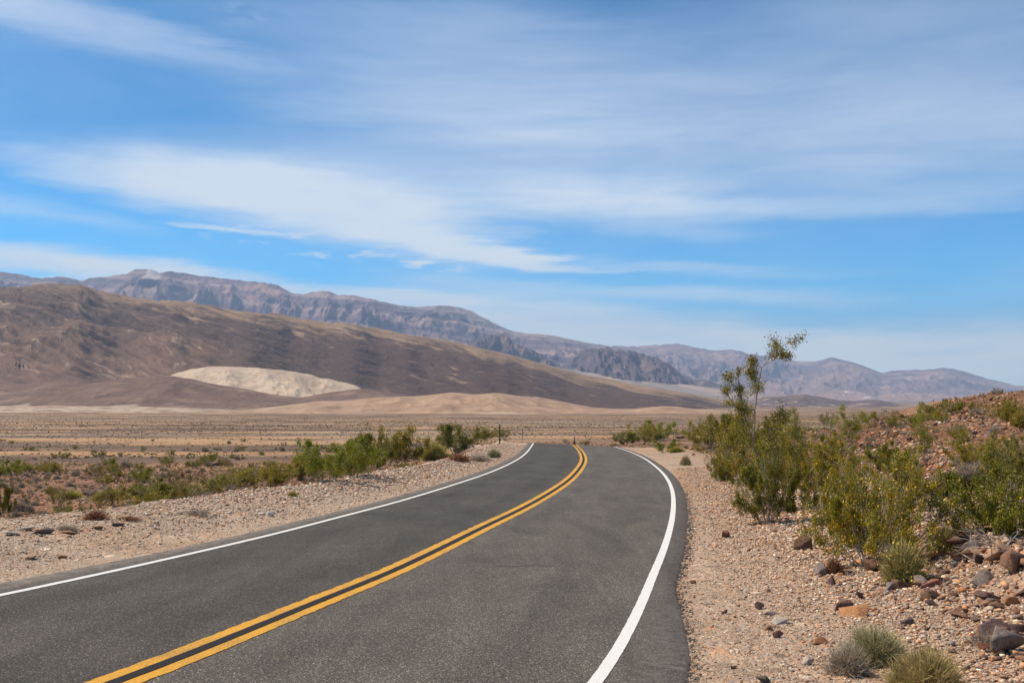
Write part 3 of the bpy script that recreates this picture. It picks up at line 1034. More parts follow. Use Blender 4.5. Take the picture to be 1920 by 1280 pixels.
def c_brown(X, Y, Z, T, RX, H):
    A, B, w = brown_coords(X, Y, T, RX)
    s = fbm(A * 26, B * 13, 5, 181, 0.6)
    s2 = fbm(A * 8, B * 6, 4, 183)
    s3 = fbm(A * 70, B * 26, 5, 189, 0.6)
    n = fbm(X / 200, Y / 200, 5, 185)
    tanc = bc((0.265, 0.165, 0.090), X)
    dark = bc((0.076, 0.041, 0.028), X)
    pink = bc((0.165, 0.092, 0.056), X)
    edge = 0.86 - 0.10 * smooth(-0.2, 0.1, RX) + 0.10 * s2
    c = mixc(dark * 1.0, tanc, smooth(-0.12, 0.12, T - edge + 0.34 * s + 0.25 * s3))
    left = smooth(-0.34, -0.50, RX)
    c = mixc(c, mixc(dark * 1.25, tanc * 0.85, smooth(0.1, 0.5, s + 0.5 * s2 + 0.4 * n)), left * 0.65)
    c = mixc(c, pink, smooth(0.64, 0.50, T + 0.12 * s2 + 0.05 * n) * smooth(-0.22, -0.36, RX))
    c = mixc(c, bc((0.30, 0.20, 0.125), X), smooth(0.24, 0.40, s3 * 0.8 + 0.45 * s) * 0.8)
    c = mixc(c, bc((0.060, 0.036, 0.030), X), smooth(0.15, 0.45, -s3 * 0.7 - 0.5 * s) * 0.55)
    wash = smooth(0.84, 0.93, ridged(A * 9 + 0.3 * n, B * 9 + 0.3 * n, 2, 187)) * smooth(0.72, 0.6, T) * smooth(-0.2, -0.36, RX)
    c = mixc(c, bc((0.42, 0.30, 0.20), X), wash * 0.5)
    return c


make_range('hill', [(-700, 590), (-300, 555), (-100, 545), (0, 537), (45, 536), (75, 532), (100, 530), (125, 532), (150, 533), (175, 540), (200, 545), (230, 551), (262, 558), (300, 562), (340, 563), (365, 566), (400, 573), (440, 581), (480, 586), (520, 588),
           (560, 596), (600, 602), (650, 606), (700, 614), (750, 624), (800, 632), (850, 640), (900, 652), (950, 663), (1000, 676), (1050, 690), (1100, 702), (1150, 712), (1200, 722), (1250, 730), (1300, 739), (1350, 748), (1400, 756), (1450, 763), (1600, 775)],
           4600, -75, 1900, 2000, 380, h_brown, c_brown, M['hill'], 'great brown slope falling from the left to the right', 0.95, 0.3, 0.05)


# --- pinkish apron in front of the pale mound
def h_ap(X, Y, T, H, RX):
    return 0.10 * H * (ridged(X / 160, Y / 300, 5, 191) - 0.6) * smooth(0.1, 0.5, T) * smooth(1.15, 0.8, T)


def c_ap(X, Y, Z, T, RX, H):
    n = fbm(X / 90, Y / 60, 5, 193)
    n2 = fbm(X / 400, Y / 200, 4, 194)
    c = bc((0.165, 0.094, 0.060), X) * 1.0
    c = mixc(c, bc((0.24, 0.155, 0.10), X), smooth(0.0, 0.4, n + 0.4 * n2) * 0.8)
    c = mixc(c, bc((0.12, 0.08, 0.065), X), smooth(0.05, 0.4, -n) * 0.5)
    c = mixc(c, bc((0.40, 0.27, 0.16), X), smooth(0.30, 0.05, T) * 0.8)
    c = mixc(c, bc((0.62, 0.50, 0.36), X), smooth(0.72, 0.84, ridged(X / 210, Y / 130, 3, 195)) * smooth(0.5, 0.25, T) * 0.6 * smooth(-0.28, -0.4, RX))
    return c


def c_mound(X, Y, Z, T, RX, H):
    n = fbm(X / 50, Y / 30, 5, 197)
    c = bc((0.50, 0.38, 0.265), X) * 1.0
    n9 = fbm(X / 14, Y / 18, 4, 196)
    c = mixc(c, bc((0.36, 0.25, 0.16), X), smooth(0.05, 0.45, n9) * 0.6)
    c = mixc(c, bc((0.40, 0.28, 0.19), X), smooth(0.0, 0.4, n) * 0.7)
    c = mixc(c, bc((0.38, 0.28, 0.19), X), smooth(0.03, 0.015, np.abs(RX + 0.19 + (T - 0.6) * 0.10)) * 0.6)
    return c


def h_mound(X, Y, T, H, RX):
    return 0.10 * H * (ridged(X / 90 + Y / 200, Y / 160, 4, 198) - 0.7) * smooth(1.1, 0.7, T) + 0.05 * H * fbm(X / 60, Y / 60, 4, 199) * smooth(1.2, 0.7, T) - 0.05 * H * smooth(0.02, 0.008, np.abs(RX + 0.19 + (T - 0.6) * 0.10)) * smooth(1, 0.7, T)


make_range('hill', [(310, 712), (320, 703), (335, 697), (360, 691), (400, 687), (430, 687), (470, 689), (500, 690), (530, 693), (560, 698), (585, 702), (600, 708), (622, 711), (640, 716), (655, 719), (668, 723), (676, 727), (684, 736), (690, 748)],
           2750, -60, 330, 420, 60, h_mound, c_mound, M['dune'], 'smooth pale cream mound at the foot of the brown slope', 0.75, 0.4, 0.004)
make_range('hill', [(-700, 712), (-200, 716), (0, 718), (100, 719), (190, 716), (250, 708), (290, 702), (322, 703), (360, 711), (420, 722), (460, 729), (500, 737), (540, 743), (562, 745), (590, 740), (620, 735), (650, 731), (680, 728), (720, 733), (780, 743), (860, 753), (930, 775)],
           2450, -45, 330, 900, 70, h_ap, c_ap, M['hill'], 'low pinkish brown apron in front of the cream mound', 0.9, 0.4, 0.01)


# --- tan dune ridge
def h_dune(X, Y, T, H, RX):
    w = 30 * fbm(X / 100, Y / 100, 3, 201)
    return 0.42 * H * (ridged((X + w + 0.5 * Y) / 95, (Y + w) / 190, 4, 203, 0.42) - 0.6) * smooth(0.0, 0.4, T) * smooth(1.05, 0.7, T)


def c_dune(X, Y, Z, T, RX, H):
    n = fbm(X / 40, Y / 30, 5, 205)
    c = bc((0.315, 0.20, 0.125), X) * 1.0
    c = mixc(c, bc((0.38, 0.255, 0.16), X), smooth(0.0, 0.4, n) * 0.8)
    c = mixc(c, bc((0.24, 0.15, 0.09), X), smooth(0.05, 0.4, -n) * 0.6)
    c = mixc(c, bc((0.58, 0.44, 0.31), X), smooth(0.22, 0.12, T) * smooth(0.05, 0.02, np.abs(RX + 0.01)) * 0.6)
    return c


make_range('dune_ridge', [(380, 780), (460, 768), (540, 759), (600, 752), (640, 751), (690, 746), (740, 744), (770, 743), (800, 741), (825, 738), (848, 735), (865, 736), (885, 739), (905, 738), (925, 736), (942, 737), (965, 741), (990, 744), (1010, 744), (1040, 750), (1075, 757),
           (1110, 763), (1150, 766), (1190, 766), (1215, 763), (1245, 761), (1270, 762), (1300, 766), (1330, 767), (1355, 769), (1400, 774), (1440, 779), (1520, 785)],
           1750, -33, 260, 1100, 80, h_dune, c_dune, M['dune'], 'tan eroded dune ridge rising from the plain', 0.8, 0.5, 0.01)

# ------------------------------------------------------------------ stones
rng = np.random.default_rng(7)


def hull(npts, seed, flat=0.7, elong=1.3, sub=0, noise=0.0):
    r_ = np.random.default_rng(seed)
    bm = bmesh.new()
    v = r_.normal(size=(npts, 3))
    v /= np.linalg.norm(v, axis=1)[:, None]
    v *= r_.uniform(0.75, 1.0, (npts, 1))
    v *= (elong, 1, flat)
    for p_ in v:
        bm.verts.new(p_)
    res = bmesh.ops.convex_hull(bm, input=bm.verts[:])
    junk = list({e for e in res['geom_interior'] + res['geom_unused'] if isinstance(e, bmesh.types.BMVert)})
    if junk:
        bmesh.ops.delete(bm, geom=junk, context='VERTS')
    if sub:
        bmesh.ops.bevel(bm, geom=bm.edges[:] + bm.verts[:], offset=0.04, segments=1, affect='EDGES', profile=0.5)
        bmesh.ops.triangulate(bm, faces=bm.faces[:])
        bmesh.ops.subdivide_edges(bm, edges=bm.edges[:], cuts=sub, use_grid_fill=True)
        bmesh.ops.triangulate(bm, faces=bm.faces[:])
        cc_ = np.array([q.co[:] for q in bm.verts])
        nn_ = fbm(cc_[:, 0] * 2.0 + seed + cc_[:, 2], cc_[:, 1] * 2.0 - cc_[:, 2] * 1.7, 4, seed) + 0.5 * fbm(cc_[:, 0] * 9 + cc_[:, 2] * 3, cc_[:, 1] * 9 - cc_[:, 2] * 5, 3, seed + 5)
        for q, n_ in zip(bm.verts, nn_):
            q.co += q.co.normalized() * float(n_) * noise
    bmesh.ops.recalc_face_normals(bm, faces=bm.faces[:])
    bm.verts.ensure_lookup_table()
    co_ = np.array([q.co[:] for q in bm.verts])
    f_ = np.array([[q.index for q in f.verts] for f in bm.faces])
    bm.free()
    return co_, f_


TPL = [hull(9 + i % 4, 300 + i, 0.62, 1.25) for i in range(22)]
PALC = np.array([(0.45, 0.34, 0.25), (0.36, 0.26, 0.19), (0.56, 0.45, 0.34), (0.70, 0.60, 0.48), (0.50, 0.29, 0.16), (0.29, 0.165, 0.105), (0.27, 0.21, 0.18), (0.36, 0.31, 0.28), (0.50, 0.22, 0.09), (0.13, 0.08, 0.06)])


def scatter_stones(name, xs, ys, sizes_, label, seed, pal_w, lift=0.25, tone=1.0):
    r_ = np.random.default_rng(seed)
    n = len(xs)
    zs = ground_z(xs, ys)
    which = r_.integers(0, len(TPL), n)
    ang = r_.uniform(0, 2 * math.pi, n)
    ci = r_.choice(len(PALC), n, p=np.array(pal_w) / sum(pal_w))
    cols_ = np.clip(PALC[ci] * np.array([1.18, 1.12, 1.05]) * tone * r_.uniform(0.7, 1.3, (n, 1)), 0, 0.82)
    V, Fc, Cc = [], [], []
    off = 0
    for k, (tv, tf) in enumerate(TPL):
        i = np.where(which == k)[0]
        if not len(i):
            continue
        c_, s_ = np.cos(ang[i]), np.sin(ang[i])
        x = tv[None, :, 0] * c_[:, None] - tv[None, :, 1] * s_[:, None]
        y = tv[None, :, 0] * s_[:, None] + tv[None, :, 1] * c_[:, None]
        z = np.broadcast_to(tv[None, :, 2], x.shape)
        P_ = np.stack([x, y, z], -1) * sizes_[i, None, None] * 0.5
        P_ += np.stack([xs[i], ys[i], zs[i] + sizes_[i] * lift * 0.5], -1)[:, None, :]
        V.append(P_.reshape(-1, 3))
        f_ = tf[None] + (np.arange(len(i)) * len(tv))[:, None, None] + off
        Fc.append(f_.reshape(-1, 3))
        Cc.append(np.repeat(cols_[i], len(tv), axis=0))
        off += len(i) * len(tv)
    o_ = mesh_np(name, np.vstack(V), np.vstack(Fc), 3, M['gravel'], np.vstack(Cc))
    tag(o_, label, kind='stuff')
    return o_


n = 115000
y = 6.3 + 38 * rng.random(n)**1.9
sr_ = rng.gamma(2.2, 1.7, n) + 0.03
x = edge_r(y) + sr_
sz = 0.016 + 0.016 * rng.random(n) + 0.050 * rng.random(n)**7
sz *= np.clip(y / 11, 0.75, 2.0) * (0.62 + 0.55 * smooth(0.6, 3.2, sr_))
n2_ = 9000
y2_ = 6.3 + 30 * rng.random(n2_)**1.6
x2_ = edge_r(y2_) + rng.normal(0.02, 0.10, n2_)
x = np.r_[x, x2_]
y = np.r_[y, y2_]
sz = np.r_[sz, (0.010 + 0.014 * rng.random(n2_)) * np.clip(y2_ / 12, 0.8, 1.6)]
scatter_stones('gravel', x, y, sz, 'loose gravel covering the right shoulder and slope foot', 11, [22, 18, 11, 3, 12, 11, 6, 5, 5, 6])
n = 2600
y = 6.5 + 22 * rng.random(n)**1.5
x = edge_r(y) + np.abs(rng.normal(0, 0.07, n)) + 0.01
PAL_KEEP = PALC.copy()
PALC[:] = np.array([0.085, 0.078, 0.07])
scatter_stones('asphalt_crumbs', x, y, (0.010 + 0.03 * rng.random(n)**3) * np.clip(y / 10, 0.8, 1.6), 'dark crumbs broken off the right asphalt edge', 15, [1] * 10)
PALC[:] = PAL_KEEP
n = 70000
y = 8 + 88 * rng.random(n)**1.9
sl_ = (berm_w(y) + 0.8) * rng.random(n)**0.85
x = edge_l(y) - sl_ - 0.03
sz = 0.016 + 0.022 * rng.random(n) + 0.06 * rng.random(n)**9
sz *= 0.84 * np.clip(y / 19, 0.75, 1.8) * (0.75 + 0.5 * smooth(0.2, 2.0, sl_))
scatter_stones('gravel', x, y, sz, 'pale loose gravel covering the left shoulder berm', 12, [16, 16, 15, 8, 8, 5, 5, 7, 4, 3])
n = 34000
y = 9 + 66 * rng.random(n)**1.3
x = edge_r(y) + 3.5 + (26 + 0.2 * y) * rng.random(n)
sz = (0.03 + 0.05 * rng.random(n) + 0.20 * rng.random(n)**6) * np.clip(y / 25, 0.7, 1.5)
n3_ = 15000
y3_ = 7 + 16 * rng.random(n3_)**1.2
s3_ = 1.7 + 6.5 * rng.random(n3_)**0.8
x = np.r_[x, edge_r(y3_) + s3_]
y = np.r_[y, y3_]
sz = np.r_[sz, (0.018 + 0.035 * rng.random(n3_) + 0.13 * rng.random(n3_)**7) * (0.6 + 0.5 * smooth(1.7, 4, s3_))]
scatter_stones('gravel', x, y, sz, 'reddish rubble strewn over the right hillside', 13, [6, 7, 3, 0.8, 16, 22, 6, 2, 9, 16], tone=0.82)
n = 26000
y = 14 + 90 * rng.random(n)**1.2
x = edge_l(y) - berm_w(y) - 0.8 - (24 + 0.5 * y) * rng.random(n)
sz = (0.03 + 0.06 * rng.random(n) + 0.10 * rng.random(n)**6) * np.clip(y / 30, 0.7, 1.6)
scatter_stones('gravel', x, y, sz, 'scattered stones on the plain below the left berm', 14, [8, 8, 7, 3, 10, 14, 6, 4, 5, 12], tone=0.8)

# --- rocks one can pick out
RM = {}


def rock_mesh(kind, col):
    key = (kind, col)
    if key not in RM:
        shapes = {'block': (10, 0.75, 1.25), 'slab': (10, 0.34, 1.5), 'round': (18, 0.8, 1.15), 'shard': (8, 0.5, 1.7), 'boulder': (11, 0.7, 1.4)}
        n_, fl, elg = shapes[kind.rstrip('0123456789')]
        sd_ = sum(ord(q) for q in kind) * 7 + 11
        cv, fv = hull(n_, sd_, fl, elg, 3, 0.035)
        o_ = mesh_np('rock', cv, fv, 3, ROCK[col], link=False)
        RM[key] = o_.data
        bpy.data.objects.remove(o_)
    return RM[key]


ROCKG = 'rocks lying along the road sides'


def rock(px, py, wpx, hpx, kind, col, label, rz=0.0, tilt=(0, 0), group=None, sink=0.25):
    x, y, z = hit(px, py)
    o_ = bpy.data.objects.new('rock', rock_mesh(kind, col))
    COL.objects.link(o_)
    me = o_.data
    w = wpx / F * y
    h = hpx / F * y
    bb = np.array([c[:] for c in o_.bound_box])
    ex = bb.max(0) - bb.min(0)
    o_.scale = (w / ex[0], w / ex[0] * 0.95, h / ex[2] * (1.0 if not kind.startswith('slab') else 0.8))
    o_.rotation_euler = (tilt[0], tilt[1], rz)
    o_.location = (x, y + w * 0.3, z + h * 0.24)
    tag(o_, label, 'rock', group)
    return o_


rock(1360, 1008, 19, 15, 'block1', 'red', 'small reddish block alone on the right gravel shoulder', 0.3)
rock(1404, 1034, 14, 9, 'shard1', 'orange', 'bright orange stone on the right gravel shoulder', 0.5)
rock(1434, 1020, 22, 11, 'slab1', 'tan', 'thin orange-brown slab behind the bright orange stone', 0.6, (0, -0.5))
rock(1512, 1030, 38, 36, 'round1', 'brown', 'rounded grey-brown boulder left of the big flowering bush', 0.2)
rock(1540, 1078, 34, 28, 'round2', 'grey', 'mottled grey stone in front of the rounded brown boulder', 1.0)
rock(1562, 1100, 44, 26, 'shard2', 'dark', 'dark tilted rock with a pale edge below the flowering bush', 0.4, (0.2, -0.5))
rock(1424, 1143, 22, 16, 'block2', 'dark', 'dark chocolate stone on the gravel, left of the orange slabs', 0.9)
rock(1360, 1150, 12, 10, 'block3', 'dark', 'tiny dark stone nearest the asphalt edge', 0.1)
rock(1464, 1198, 24, 18, 'block4', 'brown', 'brown block touching the pink and white stone', 0.2)
rock(1466, 1172, 36, 16, 'shard3', 'pale', 'pink and white streaked stone on the right shoulder', 0.5, (0, -0.3))
rock(1442, 1183, 20, 12, 'round3', 'tan', 'yellowish stone left of the pink and white stone', 0.5)
rock(1442, 1156, 26, 12, 'slab2', 'grey', 'flat grey stone above the pink and white stone', 0.2)
rock(1612, 1156, 66, 18, 'slab3', 'orange', 'long orange slab half buried in the gravel', 0.45, (0.25, -0.25))
rock(1584, 1146, 40, 24, 'slab4', 'brown', 'brown slab leaning on the long orange slab', 0.3, (0.2, -0.35))
rock(1614, 1123, 16, 13, 'block5', 'dark', 'small black-brown cube behind the long orange slab', 0.7)
rock(1638, 1074, 42, 30, 'shard4', 'brown', 'brown pointed rock under the flowering bush', 0.7, (0, -0.5))
rock(1705, 1078, 48, 24, 'slab5', 'red', 'tilted red slab with a white top edge', 0.5, (0.2, -0.6))
rock(1762, 1046, 64, 26, 'boulder1', 'tan', 'wide tan rock starting the rock ledge at right', 0.1)
rock(1748, 1036, 34, 12, 'slab6', 'pale', 'white topped slab on the rock ledge', 0.1, (0.1, 0))
rock(1803, 1050, 44, 22, 'block6', 'tan', 'tan block with a dark underside on the rock ledge', 0.1)
rock(1800, 1028, 52, 28, 'boulder2', 'brown', 'brown boulder behind the tan ledge block', 0.6)
rock(1876, 1052, 62, 46, 'boulder3', 'tan', 'large tan and grey boulder at the right end of the ledge', 0.2)
rock(1912, 1068, 52, 50, 'boulder4', 'brown', 'orange-brown boulder cut by the right picture edge', 0.8)
rock(1842, 1056, 30, 22, 'block7', 'dark', 'dark stone between the tan block and the large boulder', 0.5)
rock(1832, 1035, 50, 20, 'boulder5', 'grey', 'grey boulder behind the dark ledge stone', 0.3)
rock(1695, 1103, 40, 22, 'boulder6', 'brown', 'brown and orange stone below the tilted red slab', 0.2)
rock(1670, 1108, 28, 18, 'block8', 'grey', 'bluish grey stone left of the brown and orange stone', 0.4)
rock(1733, 1086, 20, 16, 'round4', 'orange', 'rounded pinkish stone next to a white pebble', 0.1)
rock(1748, 1086, 12, 13, 'round5', 'pale', 'white pebble next to the rounded pinkish stone', 0.1)
rock(1896, 1228, 74, 58, 'boulder7', 'grey', 'big grey-brown boulder low at the right edge', 0.2)
rock(1915, 1190, 40, 28, 'boulder8', 'dark', 'dark boulder behind the low right grey-brown boulder', 0.9)
rock(1850, 1218, 26, 18, 'block9', 'red', 'red stone left of the big grey-brown boulder', 0.4)
rock(1706, 1172, 30, 18, 'boulder9', 'grey', 'blue-grey stone behind the olive cushion shrub', 0.1)
rock(1800, 930, 120, 56, 'boulder10', 'dark', 'large dark purple boulder behind the right bushes', 0.35, (0, -0.12))
rock(1434, 1284, 30, 20, 'shard5', 'grey', 'grey wedge at the bottom edge of the shoulder', 0.1)
rock(1519, 1246, 24, 16, 'block10', 'pale', 'whitish pointed stone below the orange patch', 0.5)
rock(1375, 1254, 16, 12, 'block11', 'red', 'reddish stone near the bottom edge of the shoulder', 0.5)
rock(1545, 1208, 34, 16, 'slab7', 'orange', 'flat orange stone sunk in the gravel', 0.5)
rock(1900, 1135, 30, 18, 'round6', 'orange', 'orange stone on top of the pile at the right edge', 0.5)
rock(1880, 1142, 34, 18, 'block12', 'brown', 'brown stone in the pile at the right edge', 0.1)
rock(1866, 1133, 30, 14, 'slab8', 'grey', 'grey stone at the left of the right edge pile', 0.1)
rock(1300, 1094, 12, 8, 'round7', 'brown', 'little brown pebble left on the fine gravel strip', 0.1)
rock(505, 968, 14, 13, 'round8', 'pale', 'round cream stone on the left berm', 0.1)
rock(489, 966, 14, 7, 'slab9', 'pale', 'flat cream stone beside the round cream one', 0.1)
rock(48, 996, 26, 13, 'slab10', 'pale', 'yellowish flat rock on the left berm rim', 0.3)
rock(68, 1003, 44, 16, 'shard6', 'grey', 'shaded grey rock behind the yellowish flat rock', 0.5)
rock(12, 1004, 30, 12, 'slab11', 'pale', 'pale slab at the left picture edge', 0.5)
rock(215, 988, 24, 10, 'slab12', 'grey', 'greenish grey slab in the middle of the left berm', 0.1)
rock(178, 992, 22, 12, 'shard7', 'tan', 'pinkish rock left of the greenish slab', 0.1)
rock(125, 1002, 34, 10, 'slab13', 'tan', 'long pinkish slab on the left berm', 0.1)
rock(56, 1050, 20, 9, 'round9', 'tan', 'yellow-orange stone low on the left berm', 0.1)
rock(113, 1048, 20, 9, 'shard8', 'orange', 'salmon stone low on the left berm', 0.1)
rock(173, 930, 30, 14, 'boulder11', 'dark', 'dark boulder on the plain left of the green bush', 0.1)
rock(240, 930, 34, 18, 'boulder12', 'brown', 'brown boulder touching the green bush on the plain', 0.1)
rock(48, 958, 20, 10, 'block13', 'dark', 'dark block on the plain above the berm rocks', 0.1)
rock(366, 874, 26, 16, 'shard9', 'dark', 'pointed dark rock on the plain, left one of two', 0.3)
rock(402, 874, 22, 10, 'boulder13', 'dark', 'flat dark rock on the plain, right one of two', 0.3)
rock(1298, 824, 11, 7, 'round10', 'orange', 'pale orange boulder on the rubble heap by the stake', 0.3)
rock(1276, 822, 22, 8, 'boulder14', 'dark', 'dark shaded rock topping the rubble heap', 0.3)
rock(1301, 853, 7, 4, 'block14', 'dark', 'tiny dark block between the bend and the stake', 0.3)
rock(1332, 862, 6, 4, 'round11', 'pale', 'tiny white stone below the stake', 0.3)
rock(1625, 866, 20, 10, 'shard10', 'pale', 'bright white rock among the roadside bushes', 0.3)
rock(1762, 884, 12, 10, 'round12', 'orange', 'small orange rock above the dark purple boulder', 0.3)
rock(1845, 985, 16, 12, 'round13', 'orange', 'orange and cream stone under the right bush', 0.3)
rock(1560, 985, 40, 16, 'slab14', 'red', 'reddish slab between the two nearest bushes', 0.3)

# small rocks in numbers
for (cnt, region, cols_, lab, grp, smin, smax, seed) in (
        (70, 'hill', ('red', 'brown', 'dark', 'red'), 'red-brown rock among many strewn over the right hillside', 'small rocks on the right hillside', 0.15, 0.50, 21),
        (70, 'ledge', ('brown', 'tan', 'red', 'dark', 'brown', 'grey'), 'angular brown rock, one of many along the rock ledge at right', 'angular rocks along the ledge', 0.10, 0.34, 25),
        (40, 'shoulder', ('brown', 'red', 'grey', 'tan', 'pale', 'dark'), 'fist-sized stone, one of many on the right gravel shoulder', 'fist-sized stones on the right shoulder', 0.03, 0.085, 22),
        (30, 'berm', ('pale', 'tan', 'grey', 'pale'), 'small pale stone, one of many on the left berm', 'small pale stones on the left berm', 0.05, 0.14, 23),
        (50, 'plain', ('dark', 'brown', 'red', 'dark'), 'dark stone, one of many on the plain below the berm', 'dark stones on the left plain', 0.15, 0.45, 24)):
    rr = random.Random(seed)
    k = 0
    while k < cnt:
        if region == 'hill':
            y_ = rr.uniform(14, 72)
            x_ = float(edge_r(y_)) + rr.uniform(5, 30)
        elif region == 'ledge':
            y_ = rr.uniform(7.6, 13.5)
            x_ = float(edge_r(y_)) + rr.uniform(2.5, 5.5)
        elif region == 'shoulder':
            y_ = rr.uniform(7.4, 16)
            x_ = float(edge_r(y_)) + rr.uniform(0.4, 3.6)
        elif region == 'berm':
            y_ = rr.uniform(12, 45)
            x_ = float(edge_l(y_)) - rr.uniform(0.8, 4.6)
        else:
            y_ = rr.uniform(24, 75)
            x_ = float(edge_l(y_)) - float(berm_w(y_)) - rr.uniform(2.5, 24)
        if abs(x_ / y_) > 0.52:
            continue
        k += 1
        shp = rr.choice(['block1', 'block2', 'round1', 'shard1', 'slab1', 'boulder1', 'boulder2', 'block5', 'boulder9'])
        o_ = bpy.data.objects.new('rock', rock_mesh(shp, rr.choice(cols_)))
        COL.objects.link(o_)
        s_ = rr.uniform(smin, smax) * 0.5 * (rr.random()**1.5 * 0.7 + 0.5)
        o_.scale = (s_ * rr.uniform(0.8, 1.3), s_ * rr.uniform(0.8, 1.2), s_ * rr.uniform(0.7, 1.1))
        o_.rotation_euler = (rr.uniform(-0.4, 0.4), rr.uniform(-0.4, 0.4), rr.uniform(0, 6.28))
        o_.location = (x_, y_, gz(x_, y_) + s_ * 0.22)
        tag(o_, lab, 'rock', grp)

# ------------------------------------------------------------------ plants


def tubes(segs, sides=3):
    """segs: array (n, 8): p0(3) p1(3) r0 r1 -> verts, quads"""
    s = np.asarray(segs, float)
    a, b = s[:, 0:3], s[:, 3:6]
    d = b - a
    d /= np.maximum(np.linalg.norm(d, axis=1), 1e-9)[:, None]
    ref = np.where(np.abs(d[:, 2:3]) > 0.9, np.array([[1., 0, 0]]), np.array([[0, 0, 1.]]))
    u = np.cross(d, ref)
    u /= np.linalg.norm(u, axis=1)[:, None]
    v = np.cross(d, u)
    k = np.arange(sides) * 2 * math.pi / sides
    ring = np.cos(k)[None, :, None] * u[:, None, :] + np.sin(k)[None, :, None] * v[:, None, :]
    V0 = a[:, None, :] + ring * s[:, 6][:, None, None]
    V1 = b[:, None, :] + ring * s[:, 7][:, None, None]
    V = np.concatenate([V0, V1], 1).reshape(-1, 3)
    base = np.arange(len(s))[:, None, None] * (2 * sides)
    i = np.arange(sides)
    q = np.stack([i, (i + 1) % sides, sides + (i + 1) % sides, sides + i], -1)[None]
    return V, (base + q).reshape(-1, 4)


def leaf_quads(pts, size, r_, aspect=0.45, up=0.0):
    n_ = len(pts)
    d = r_.normal(size=(n_, 3))
    d[:, 2] += up
    d /= np.linalg.norm(d, axis=1)[:, None]
    e = np.cross(d, r_.normal(size=(n_, 3)))
    e /= np.maximum(np.linalg.norm(e, axis=1), 1e-9)[:, None]
    L_ = (size * r_.uniform(0.6, 1.3, n_))[:, None]
    p0 = pts
    p1 = pts + d * L_ * 0.5 + e * L_ * aspect * 0.5
    p2 = pts + d * L_
    p3 = pts + d * L_ * 0.5 - e * L_ * aspect * 0.5
    V = np.stack([p0, p1, p2, p3], 1).reshape(-1, 3)
    Q = np.arange(n_ * 4).reshape(-1, 4)
    return V, Q


def path(p, d, L_, n_, r_, curl=0.25, up=0.0):
    pts = [np.array(p, float)]
    d = np.array(d, float)
    for _ in range(n_):
        d = d + r_.normal(size=3) * curl * 0.5 + np.array([0, 0, up])
        d /= np.linalg.norm(d)
        pts.append(pts[-1] + d * L_ / n_)
    return pts


def add_path(segs, pts, r0, r1):
    m_ = len(pts) - 1
    for i in range(m_):
        a = r0 + (r1 - r0) * i / m_
        b = r0 + (r1 - r0) * (i + 1) / m_
        segs.append([*pts[i], *pts[i + 1], a, b])


